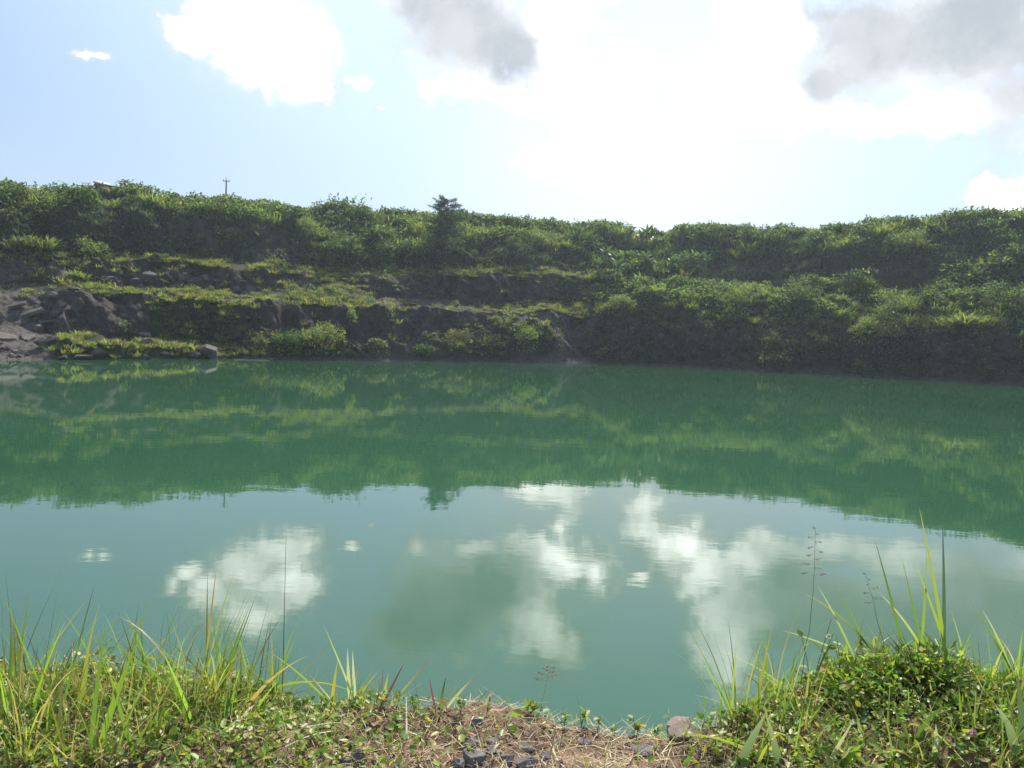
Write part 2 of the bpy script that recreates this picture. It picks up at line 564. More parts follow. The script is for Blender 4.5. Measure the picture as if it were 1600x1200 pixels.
L_MB = [(0, 447), (60, 446), (100, 440), (160, 447), (230, 449), (330, 450), (370, 461), (480, 449), (520, 445), (560, 456), (620, 464), (680, 471), (740, 478),
        (790, 476), (830, 470), (870, 470), (930, 472), (1000, 468), (1100, 478), (1200, 484), (1300, 486), (1400, 490), (1500, 492), (1600, 504)]
L_M = [(0, 416), (60, 411), (90, 416), (110, 428), (150, 412), (230, 406), (300, 408), (340, 420), (370, 424), (480, 428), (500, 439), (560, 436), (620, 432), (700, 428), (800, 431),
       (870, 434), (940, 433), (1000, 443), (1100, 449), (1200, 456), (1300, 459), (1400, 459), (1500, 464), (1600, 470)]
L_UB = [(0, 402), (60, 396), (100, 402), (150, 406), (200, 403), (300, 406), (400, 408), (470, 412), (560, 420), (640, 420), (700, 417), (800, 420), (900, 423),
        (1000, 433), (1100, 439), (1200, 448), (1300, 452), (1400, 452), (1500, 455), (1600, 460)]
L_UT = [(0, 350), (60, 345), (100, 335), (160, 330), (230, 322), (300, 335), (400, 352), (480, 374), (510, 366), (560, 373), (610, 388), (650, 392), (690, 372),
        (750, 386), (850, 386), (930, 402), (1000, 412), (1060, 414), (1110, 405), (1200, 408), (1300, 398), (1400, 400), (1450, 400), (1480, 412), (1600, 420)]
L_R = [(0, 289), (60, 294), (100, 301), (150, 303), (205, 306), (280, 316), (350, 314), (450, 318), (560, 326), (650, 331), (700, 334), (800, 340), (900, 348),
       (1000, 353), (1080, 355), (1120, 353), (1250, 354), (1330, 353), (1400, 344), (1500, 336), (1600, 328)]
FR_X = [0, 70, 100, 200, 340, 420, 700, 880, 930, 1000, 1300, 1450, 1600]
FR = {'S1': [.10, .10, .05, .04, .03, .05, .08, .09, .06, .035, .045, .045, .045],
      'S2': [.32, .30, .22, .20, .14, .08, .10, .12, .08, .05, .06, .06, .06],
      'L':  [.46, .42, .32, .28, .21, .16, .17, .19, .14, .12, .15, .15, .15],
      'MB': [.60, .56, .46, .42, .36, .36, .40, .36, .24, .20, .28, .28, .28],
      'M':  [.66, .63, .54, .50, .42, .42, .46, .42, .38, .42, .52, .52, .52],
      'UB': [.76, .74, .68, .62, .54, .54, .60, .52, .50, .50, .62, .62, .60],
      'UT': [.90, .88, .80, .74, .64, .66, .72, .66, .66, .76, .74, .80, .84]}
RIDGE_D = ([-80, -50, -34.6, -27, -21, -5.5, 9, 22.6, 34, 50, 80], [100, 130, 145, 157, 164, 163, 180, 170, 172, 150, 110])

az_in = np.radians(np.arange(-39, 39.01, 0.075))
az_out = np.radians(np.arange(39.5, 80.1, 0.7))
AZ = np.concatenate([-az_out[::-1], az_in, az_out])
NC = len(AZ)
def aint(keys):
    a, e = curve(keys)
    return np.interp(AZ, a, e)
PXC = np.interp(AZ, *[np.array(v) for v in zip(*[(azel(x, 500)[0], x) for x in range(-600, 2300, 50)])])   # column -> photo x, for the tables below
wig = fbm(np.stack([AZ * 40, AZ * 0, AZ * 0 + 3.3], 1), 3, 91)
Dw = CAM_H / -np.interp(AZ, *curve(L_W))
taper = np.interp(np.abs(AZ), np.radians([36, 60, 80]), [1, .75, .55])
Dw = Dw * taper + 0.45 * wig
Dr = np.interp(np.degrees(AZ), *RIDGE_D)
Dr = np.maximum(Dr, Dw + 30)
levD, levZ = [Dw], [np.zeros(NC)]
for nm, ln in (('S1', L_S1), ('S2', L_S2), ('L', L_L), ('MB', L_MB), ('M', L_M), ('UB', L_UB), ('UT', L_UT)):
    D = Dw + np.interp(PXC, FR_X, FR[nm]) * (Dr - Dw)
    levD.append(D)
    levZ.append(CAM_H + D * aint(ln))
levD.append(Dr)
levZ.append(CAM_H + Dr * aint([(x, y + 14) for x, y in L_R]))
ROWS = [22, 12, 30, 18, 26, 14, 30, 36]
gD, gZ, gU = [Dw - 14, Dw - 4], [np.full(NC, -6.0), np.full(NC, -2.2)], [-1.0, -0.5]
for i, n in enumerate(ROWS):
    for k in range(n):
        t = k / n
        gD.append(levD[i] * (1 - t) + levD[i + 1] * t)
        gZ.append(levZ[i] * (1 - t) + levZ[i + 1] * t)
        gU.append(i + t)
for k, (dd, dz) in enumerate([(0, 0), (2, .25), (5, .3), (10, .2), (20, -.5), (60, -2), (200, -4), (900, -8), (4000, -10)]):
    gD.append(Dr + dd)
    gZ.append(levZ[-1] + dz)
    gU.append(8 + k * .1)
gD, gZ, gU = np.array(gD), np.array(gZ), np.array(gU)      # rows x cols
NR = len(gU)
# cover tables: one row per strip between two profile lines, (photo x, cover 0..1)
VEG = [[(0, .0), (70, 0), (90, .9), (340, .9), (400, .65), (560, .5), (600, .35), (690, .38), (830, .55), (868, .6), (884, .08), (922, .05), (935, .6), (1600, .65)],
       [(0, 0), (75, 0), (95, .7), (200, .5), (340, .85), (420, .7), (560, .45), (780, .5), (830, .7), (862, .3), (880, .05), (922, .05), (935, .55), (1600, .6)],
       [(0, 0), (80, 0), (225, .05), (240, .9), (350, .9), (380, .5), (430, .12), (560, .06), (690, .1), (780, .2), (830, .3), (860, .1), (920, .1), (935, .4), (1000, .6), (1600, .65)],
       [(0, .3), (60, .5), (110, .7), (300, .75), (420, .62), (500, .75), (560, .5), (600, .22), (690, .25), (740, .5), (800, .55), (830, .85), (930, 1), (1600, 1)],
       [(0, .25), (90, .3), (110, .5), (140, .2), (340, .2), (360, .06), (480, .12), (500, .7), (560, .5), (600, .3), (670, .25), (690, .03), (820, .05), (860, .5), (930, .9), (1600, .95)],
       [(0, 1), (140, .8), (340, .75), (360, .5), (480, .7), (560, .85), (980, .75), (1010, .06), (1330, .12), (1380, .6), (1600, .9)],
       [(0, .8), (100, .8), (170, .75), (230, .55), (300, .45), (460, .5), (490, 1), (650, 1), (680, .8), (930, .8), (950, 1), (1090, 1), (1120, .6), (1440, .6), (1470, 1), (1600, 1)],
       [(0, .95), (1600, 1)], [(0, 1), (1600, 1)]]
def table_cover(u, px):
    i = np.clip(np.floor(u).astype(int), 0, 8)
    r = np.zeros_like(px)
    for k, t in enumerate(VEG):
        m = i == k
        if m.any():
            r[m] = np.interp(px[m], *zip(*t))
    return r
U2 = np.repeat(gU[:, None], NC, 1)
PX2 = np.repeat(PXC[None, :], NR, 0)
A2 = np.repeat(AZ[None, :], NR, 0)
X0 = np.sin(A2) * gD
Y0 = np.cos(A2) * gD
P0 = np.stack([X0, Y0, gZ], 2).reshape(-1, 3)
cover = table_cover(U2.ravel(), PX2.ravel())
cover = cover * np.where((U2.ravel() > -.1) & (U2.ravel() < .1) & (PX2.ravel() > 380), 0, 1)
cover = np.clip(cover + 0.28 * fbm(P0 / 3.2, 3, 31) * (cover > .02) * (cover < .97), 0, 1)
rockm = np.clip(1 - cover * 1.25, 0, 1)
# displacement along the profile normal, in the radial plane
dD = np.gradient(gD, axis=0)
dZ = np.gradient(gZ, axis=0)
ln = np.hypot(dD, dZ) + 1e-6
nR, nZ = (-dZ / ln).ravel(), (dD / ln).ravel()
steep = np.clip((np.abs(dZ) / ln).ravel() * 1.3 - .3, 0, 1)
rib = fbm(P0 * np.array([.26, .26, .06]), 4, 3) + .5 * (np.abs(vnoise(P0 * np.array([.7, .7, .25]), 4)) - .3)
blk, bd = cellrand(P0 * np.array([.55, .55, .7]), 5)
blk2, bd2 = cellrand(P0 * np.array([1.5, 1.5, 1.9]), 25)
lump = (np.abs(vnoise(P0 / 6.4, 8)) * 3.3 - .95) + .9 * (np.abs(vnoise(P0 / 2.3, 9)) - .3) + .5 * fbm(P0 / 9.0, 2, 10)
lumpa = np.interp(U2.ravel(), [0, 2.9, 3.2, 5.0, 6.0, 6.6, 7.6, 8], [.6, .6, .3, .3, .7, 1.25, .9, .5])
lumpa = np.where((PX2.ravel() > 935) & (U2.ravel() > 2.4) & (U2.ravel() < 5), 1.0, lumpa)
disp = steep * rib * 2.0 + rockm * np.where((PX2.ravel() < 235) & (U2.ravel() < 3.2), np.interp(PX2.ravel(), [80, 120], [.25, .5]), 1.0) * ((blk - .5) * 1.7 + (blk2 - .5) * .45) * (.35 + .65 * steep) + (1 - rockm) * lump * lumpa + .18 * fbm(P0 / .9, 3, 44)
fade = np.interp(U2.ravel(), [-1, 0, .25, .6, 7.6, 8.0, 8.1, 8.5], [0, .12, .5, 1, 1, .7, .8, 0])
disp = disp * fade
dR = (disp * nR).reshape(NR, NC)
dV = (disp * nZ).reshape(NR, NC)
tD = gD + dR
tZ = gZ + dV
tX, tY = np.sin(A2) * tD, np.cos(A2) * tD
TP = np.stack([tX, tY, tZ], 2)                      # terrain points rows x cols
COVER = cover.reshape(NR, NC)
tanm = np.interp(PX2.ravel(), [0, 90, 150, 560, 600, 680, 700, 820, 850, 880, 915, 935], [1, .9, .15, .1, .6, .5, .1, .5, .9, 1, .9, .1]) * (U2.ravel() < 5)
tr = np.clip(1 - np.abs(U2.ravel() - 5.2) / .35, 0, 1) * np.interp(PX2.ravel(), [960, 1000, 1340, 1420], [0, .8, .8, .3])
tanm = np.maximum(tanm, tr)
rim = np.clip(1 - np.abs(U2.ravel() - 3.05) / .22, 0, 1) * np.interp(PX2.ravel(), [360, 400, 830, 880], [0, .8, .8, 0])
tanm = np.maximum(tanm, rim)
tanm = np.maximum(tanm, np.clip(1 - np.abs(U2.ravel() - .04) / .09, 0, 1) * .7)
ii = (np.arange(NR - 1)[:, None] * NC + np.arange(NC - 1)[None, :]).ravel()
TQ = np.stack([ii, ii + 1, ii + NC + 1, ii + NC], 1)
ter = link('quarry_terrain', mesh_quads('quarry_terrain', TP.reshape(-1, 3), TQ, np.stack([cover, tanm, rockm], 1), False), terrain_mat())
tag(ter, kind='structure')

# water sheet
s = 260.0
wm = mesh_quads('water', np.array([(-s, -60, 0), (s, -60, 0), (s, s, 0), (-s, s, 0)]), np.array([(0, 1, 2, 3)]))
tag(link('water', wm, water_mat()), kind='structure')

TAN_E = (tZ - CAM_H) / tD
def col_of(a):
    return int(np.clip(np.searchsorted(AZ, a), 1, NC - 2))
def on_hill(px, py):
    """the first point of the quarry slope that lies in this direction"""
    a, e = azel(px, py)
    c = col_of(a)
    te = TAN_E[:, c]
    rows = np.where(te >= e)[0]
    if len(rows) == 0:
        r = int(np.argmax(te))
    else:
        r = int(rows[0])
    d = tD[r, c]
    return np.array([math.sin(a) * d, math.cos(a) * d, tZ[r, c]])
def m_per_px(p):
    return math.hypot(p[0], p[1]) / F_PX

# ------------------------------------------------------------------ hillside cover
GREEN = (0.112, 0.165, 0.046)
LITE = (0.215, 0.265, 0.066)
YELL = (0.270, 0.270, 0.074)
DARK = (0.044, 0.068, 0.030)
DRY = (0.210, 0.160, 0.085)

def grass_clump(A, base, r, L, n, cols, probs, R=None):
    R = R or rng
    th = R.uniform(0, 2 * math.pi, n)
    rr = r * np.sqrt(R.uniform(0, 1, n))
    P = np.stack([base[0] + rr * np.sin(th), base[1] + rr * np.cos(th), base[2] + 0 * th - .05], 1)
    lean = .1 + .55 * rr / r + R.normal(0, .15, n)
    bend = R.uniform(.5, 1.5, n)
    c = palette(n, cols, probs, .2, R)
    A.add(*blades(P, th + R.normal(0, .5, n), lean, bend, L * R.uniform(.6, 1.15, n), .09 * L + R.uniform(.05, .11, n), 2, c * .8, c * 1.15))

def leaf_bush(A, base, w, h, n, size, cols, probs, R=None, flat=.25):
    """leaf clumps on the shells of several lobes with a ragged outline"""
    R = R or rng
    nl = max(3, int(3 + w * 1.2))
    lc = np.stack([R.normal(0, .28 * w, nl), R.normal(0, .28 * w, nl), h * R.uniform(.35, .75, nl)], 1)
    lr = np.minimum(w, h) * R.uniform(.28, .5, nl)
    k = R.integers(0, nl, n)
    v = unit(R.normal(0, 1, (n, 3)))
    v[:, 2] = np.abs(v[:, 2]) * .9 + v[:, 2] * .1
    rad = lr[k] * R.uniform(.55, 1.12, n) ** .7
    P = lc[k] + v * rad[:, None]
    P[:, 2] = np.maximum(P[:, 2], .02)
    low = R.uniform(0, 1, n) < .18
    P[low, 2] *= R.uniform(0, .8, low.sum())
    P = P + np.asarray(base)
    D = unit(v + R.normal(0, .7, (n, 3)) + np.array([0, 0, -.15]))
    c = palette(n, cols, probs, .22, R)
    A.add(*leaves(P, D, np.array([0, 0, 1.0]) + R.normal(0, .4, (n, 3)), size * R.uniform(.6, 1.3, n), size * R.uniform(.35, .6, n), c, flat))

def scatter_hill():
    # area weights of the cells
    a = TP[:-1, :-1]; b = TP[1:, :-1]; c = TP[:-1, 1:]
    area = np.linalg.norm(np.cross(b - a, c - a), axis=2)
    uc = (U2[:-1, :-1])
    cv = COVER[:-1, :-1]
    inview = (np.abs(A2[:-1, :-1]) < math.radians(44)) & (uc >= 0.03) & (uc < 8.35)
    iu = np.clip(np.floor(uc).astype(int), 0, 8)
    wgt = area * np.clip(cv, 0, 1) ** 1.3 * inview * np.where((iu >= 3) & (iu <= 5) & (PX2[:-1, :-1] < 935), 1.9, 1.0) * np.where((iu < 3) & (PX2[:-1, :-1] < 420), 1.6, 1.0)
    pk = np.clip(wgt, 0, None).ravel()
    pk = pk / pk.sum()
    N = 10500
    idx = rng.choice(len(pk), N, p=pk)
    r, cc = np.divmod(idx, NC - 1)
    f1, f2 = rng.uniform(0, 1, (N, 1)), rng.uniform(0, 1, (N, 1))
    pts = (TP[r, cc] * (1 - f1) + TP[r + 1, cc] * f1) * (1 - f2) + (TP[r, cc + 1] * (1 - f1) + TP[r + 1, cc + 1] * f1) * f2
    u = U2[r, cc]
    px = PX2[r, cc]
    big = fbm(pts / 7.0, 3, 61)
    kindn = fbm(pts / 4.5, 2, 71)
    hue = fbm(pts / 9.0, 2, 81)
    upper, bench, face = Acc(), Acc(), Acc()
    for i in range(N):
        p = pts[i]; ui = u[i]; x = px[i]; lv = int(ui)
        sc = (1.0 + .45 * big[i]) * math.exp(rng.normal(0, .25))
        sc = min(sc, 1.55) if ui < 7.6 else min(sc, 1.15)
        kk = kindn[i] - .12 + rng.normal(0, .12)
        if lv >= 6:                                   # upper slopes and ridge: tall cane-like grass with scrub between
            if lv == 6 and not (485 < x < 655 or 950 < x < 1100 or x > 1460):
                if rng.random() < .55:
                    leaf_bush(face, p, 1.5 * sc, 1.1 * sc, 40, .42, [DARK, GREEN, DRY], [.78, .14, .08])
                else:
                    grass_clump(face, p, .6, 1.1 * sc, 26, [DARK, GREEN, DRY], [.7, .2, .15])
            elif kk > .06:
                leaf_bush(upper, p, 2.5 * sc, 2.0 * sc, 85, .66, [GREEN, DARK, LITE], [.55, .3, .15])
            else:
                hh = hue[i]
                grass_clump(upper, p, .85 * sc, 1.85 * sc, 38, [GREEN, LITE, YELL, DRY, DARK], [.45, max(.05, .4 + .5 * hh), max(.02, .12 + .5 * hh), max(.01, .06 + .2 * hh), max(.02, .1 - .6 * hh)])
        elif x > 935 and lv in (3, 4):                # vegetated slope below the right hand track
            if kindn[i] > .05:
                leaf_bush(upper, p, 2.1 * sc, 1.7 * sc, 66, .6, [GREEN, DARK, LITE], [.5, .3, .2])
            else:
                grass_clump(upper, p, .75 * sc, 1.5 * sc, 50, [GREEN, LITE, YELL], [.45, .4, .15])
        elif x > 935 and lv <= 2:                     # hanging scrub on the right hand face
            if rng.random() < .5:
                leaf_bush(face, p, 1.5 * sc, 1.3 * sc, 45, .4, [DARK, GREEN, DRY], [.75, .15, .12])
            else:
                grass_clump(face, p, .55, 1.15 * sc, 26, [DARK, GREEN, DRY], [.7, .15, .2])
        elif lv <= 2:
            if x < 400:
                grass_clump(bench, p, .5 * sc, .75 * sc, 30, [LITE, YELL, GREEN, DRY], [.35, .4, .2, .15])
            else:
                if kindn[i] > .1:
                    leaf_bush(face, p, 1.2 * sc, 1.0 * sc, 45, .34, [GREEN, DARK, DRY, LITE], [.35, .3, .2, .15])
                else:
                    grass_clump(face, p, .5 * sc, .95 * sc, 30, [GREEN, YELL, DRY, LITE], [.3, .25, .25, .2])
        else:                                         # benches: short yellowish grass
            if rng.random() < .16:
                leaf_bush(bench, p, 1.0 * sc, .8 * sc, 36, .32, [GREEN, LITE, DRY], [.5, .3, .2])
            else:
                grass_clump(bench, p, .6 * sc, .68 * sc, 34, [LITE, YELL, GREEN, DRY], [.3, .42, .18, .2])
    for nm, A in (('hillside_scrub', upper), ('bench_grass', bench), ('cliff_scrub', face)):
        o = link(nm, A.mesh(nm), M_HILL)
        tag(o, kind='stuff')
        o['label'] = {'hillside_scrub': 'mass of tall green grass and scrub covering the upper slopes and the ridge',
                      'bench_grass': 'short yellow green grass growing on the rock benches above the pond',
                      'cliff_scrub': 'dark scrub and dry stems hanging on the shaded quarry faces'}[nm]
        o['category'] = {'hillside_scrub': 'scrub', 'bench_grass': 'grass', 'cliff_scrub': 'scrub'}[nm]

scatter_hill()

# ------------------------------------------------------------------ rocks, boulders, slabs
def rock_mesh(name, size, seed, cuts=9, sub=3, noise=.03, flat_top=False):
    cuts += 5
    R = np.random.default_rng(seed)
    bm = bmesh.new()
    bmesh.ops.create_icosphere(bm, subdivisions=sub, radius=1.0)
    V = np.array([v.co[:] for v in bm.verts])
    for k in range(cuts):
        n = unit(R.normal(0, 1, 3))
        if flat_top and k == 0:
            n = unit(np.array([R.normal(0, .12), R.normal(0, .12), 1.0]))
        d = R.uniform(.32, .62)
        s = V @ n - d
        V -= np.maximum(0, s)[:, None] * n * .97
    V += .5 * noise * np.stack([fbm(V * 2.6 + 9 * k + seed, 3, seed + k) for k in range(3)], 1)
    V = V / np.abs(V).max(0) * np.array(size) / 2
    for v, c in zip(bm.verts, V):
        v.co = c
    me = bpy.data.meshes.new(name)
    bm.to_mesh(me)
    bm.free()
    return me

def rock(name, px, py, wpx, hpx, seed, mat, label, cat, group=None, rot=None, depth=None, sink=.25, cuts=9, flat_top=False, onfn=None):
    """a stone whose foot stands at the slope point seen in this direction"""
    p = (onfn or on_hill)(px, py)
    k = (math.dist(p, (0, 0, CAM_H)) if onfn else math.hypot(p[0], p[1])) / F_PX
    w, h = wpx * k, hpx * k
    d = depth or w * .8
    me = rock_mesh(name, (w, d, h), seed, cuts, 3, .03, flat_top)
    o = link(name, me, mat, None, (p[0], p[1], p[2] + h * (.5 - sink)))
    if rot is None:
        rot = (0, 0, seed * .7 % .8 - .4)
    o.rotation_euler = rot
    tag(o, label, cat, group)
    return o

BOULD = [
    (324, 557, 44, 34, 'largest dark angular boulder on the waterline at the foot of the grassy slope'),
    (303, 561, 26, 16, 'pale rounded boulder just left of the largest waterline boulder'),
    (332, 563, 16, 9, 'small pale stone in the water at the foot of the largest boulder'),
    (347, 562, 14, 8, 'low pale stone at the right end of the boulder group on the waterline'),
    (281, 549, 20, 13, 'flat topped grey rock in the grass above the waterline stones'),
    (229, 538, 26, 13, 'grey rock standing on the grassy shore shelf'),
    (228, 528, 22, 9, 'thin pale slab on the grass behind the shelf rock'),
    (226, 563, 15, 8, 'pale stone at the waterline below the grassy shelf'),
    (233, 561, 10, 6, 'tiny pale stone beside another at the edge of the grassy shelf'),
    (102, 563, 18, 9, 'dark low rock at the left corner of the grassy shelf on the water'),
    (128, 562, 36, 11, 'long low dark rock along the waterline under the grass'),
    (155, 556, 26, 14, 'dark ledge rock at the front of the grassy shelf'),
    (258, 556, 16, 10, 'mid grey rock half hidden by yellow grass near the waterline'),
    (233, 437, 34, 30, 'large rock with a pale sloping face on the middle ledge'),
    (213, 440, 28, 22, 'dark grey block left of the pale faced rock on the middle ledge'),
    (287, 438, 22, 24, 'pale pointed rock under the grassy edge of the middle ledge'),
    (298, 442, 18, 10, 'flat pale stone lying below the pointed rock on the middle ledge'),
    (321, 437, 30, 20, 'broad grey rock at the right end of the grass topped ledge'),
    (368, 456, 34, 20, 'rounded grey boulder at the left foot of the bare rock ledge'),
    (392, 455, 24, 22, 'pale cracked boulder beside the rounded boulder on the bench'),
    (378, 441, 24, 14, 'angular rock on top of the two boulders at the bare ledge'),
    (270, 449, 26, 12, 'dark low rock in the bench grass under the pointed rock'),
    (170, 440, 30, 16, 'grey rock mass at the left of the middle ledge'),
    (500, 466, 20, 12, 'dark stones bulging from the weedy bench left of the rubble slope'),
    (634, 466, 20, 13, 'biggest pale topped rock in the middle of the rubble slope'),
    (620, 458, 16, 7, 'flat slab lying higher up on the rubble slope'),
    (592, 456, 16, 8, 'grey stone among weeds at the left of the rubble slope'),
    (578, 464, 10, 6, 'small stone low on the left of the rubble slope'),
    (698, 477, 20, 12, 'dark rock at the foot of the sheer middle face'),
    (714, 478, 12, 8, 'small rock right of the dark one under the sheer middle face'),
    (648, 478, 22, 7, 'low flat rock at the edge of the bench below the rubble'),
    (826, 429, 14, 6, 'pale stone on the skyline of the middle bench'),
    (118, 452, 26, 9, 'flat dark slab jutting from the bench edge at the left'),
    (82, 464, 30, 24, 'dark jagged outcrop above the tilted slabs'),
    (97, 476, 16, 12, 'pale chipped rock on the right of the dark jagged outcrop'),
    (66, 543, 22, 18, 'dark split rock at the foot of the left scree'),
    (78, 536, 14, 12, 'reddish angular rock beside the dark split rock on the left scree'),
    (59, 518, 18, 13, 'grey rock in the middle of the left scree'),
    (73, 513, 22, 10, 'pale tilted rock lying in the middle of the left scree'),
    (86, 495, 24, 10, 'flat rock high on the left scree below the dark cliff'),
]
for i, (px, py, w, h, lb) in enumerate(BOULD):
    q = .72 if (py < 482 and px < 430) else .9
    rock('boulder', px, py + (2 if q < .8 else 0), w * q, h * q, 100 + i, M_TAN if px < 100 and py > 470 else M_ROCK, lb, 'boulder', 'boulders around the quarry', sink=.3 if q < .8 else .2)

def slab_mesh(name, w, d, t, seed):
    """an angular plate: an uneven polygon with thickness, split edges and a rough top"""
    R = np.random.default_rng(seed)
    n = 9
    an = np.sort(R.uniform(0, 2 * math.pi, n))
    rad = R.uniform(.75, 1.05, n)
    bm = bmesh.new()
    rings = []
    for z, sc in ((0, 1.04), (t * .55, 1.0), (t, .94)):
        rings.append([bm.verts.new((math.cos(a) * r * w / 2 * sc + R.normal(0, .05), math.sin(a) * r * d / 2 * sc + R.normal(0, .05), z + R.normal(0, .03))) for a, r in zip(an, rad)])
    for lo, hi in zip(rings, rings[1:]):
        for k in range(n):
            bm.faces.new((lo[k], lo[(k + 1) % n], hi[(k + 1) % n], hi[k]))
    c = bm.verts.new((0, 0, t * 1.02))
    for k in range(n):
        bm.faces.new((rings[-1][k], rings[-1][(k + 1) % n], c))
    bm.faces.new(rings[0][::-1])
    me = bpy.data.meshes.new(name)
    bm.to_mesh(me)
    bm.free()
    return me
for i, (px, py, w, d, t, rot, lb) in enumerate([
        (22, 482, 58, 3.2, .5, (.40, -.34, .15), 'long tan rock slab tilted across the top of the left scree'),
        (52, 492, 56, 3.4, .6, (.42, -.36, .1), 'broad tan rock slab tilted below the long one on the left scree'),
        (-2, 478, 44, 3.5, .5, (.3, -.2, .2), 'tan slab at the picture edge above the left scree'),
        (8, 532, 40, 3.2, .5, (.35, .3, .3), 'brown slab tilting over the heap of pale rubble at the left shore'),
        (44, 531, 34, 2.4, .4, (.3, .2, -.2), 'reddish flat slab right of the brown one on the left scree'),
        (70, 512, 26, 1.8, .45, (.35, .4, .2), 'narrow pale slab sliding down the middle of the left scree')]):
    p = on_hill(px, py)
    w *= math.hypot(p[0], p[1]) / F_PX * .72
    d *= .75; t *= .8
    o = link('rock_slab', slab_mesh('rock_slab', w, d, t, 230 + i), M_TAN, None, (p[0], p[1], p[2] + .05))
    o.rotation_euler = rot
    tag(o, lb, 'rock slab', 'tilted slabs on the left scree')

# heap of pale rubble at the left waterline: each stone a thing
R9 = np.random.default_rng(5)
RUB = [rock_mesh('rubble_stone', (1, .8, .75), 300 + k, 10, 2, .05) for k in range(6)]
for me in RUB:
    me.materials.append(M_TAN)
for i in range(95):
    px, py = R9.uniform(-40, 44), R9.uniform(534, 563)
    if py < 540 + max(0, px) * .35:
        continue
    p = on_hill(px, py)
    s = R9.uniform(.3, .95)
    o = bpy.data.objects.new('rubble_stone', RUB[i % 6])
    COL.objects.link(o)
    o.location = (p[0], p[1], p[2] + s * .15)
    o.scale = (s, s, s * R9.uniform(.6, 1))
    o.rotation_euler = (R9.uniform(-.4, .4), R9.uniform(-.4, .4), R9.uniform(0, 6))
    tag(o, 'angular pale stone in the rubble heap at the left waterline', 'stone', 'rubble heap at the left waterline')
# scattered stones of the middle rubble slope
for i in range(46):
    px, py = R9.uniform(585, 672), R9.uniform(437, 476)
    p = on_hill(px, py)
    s = R9.uniform(.25, .75)
    o = bpy.data.objects.new('scree_stone', RUB[i % 6])
    COL.objects.link(o)
    o.location = (p[0], p[1], p[2] + s * .12)
    o.scale = (s, s, s * R9.uniform(.5, .9))
    o.rotation_euler = (R9.uniform(-.4, .4), R9.uniform(-.4, .4), R9.uniform(0, 6))
    tag(o, 'small loose stone on the rubble slope between the two benches', 'stone', 'loose stones on the middle rubble slope')

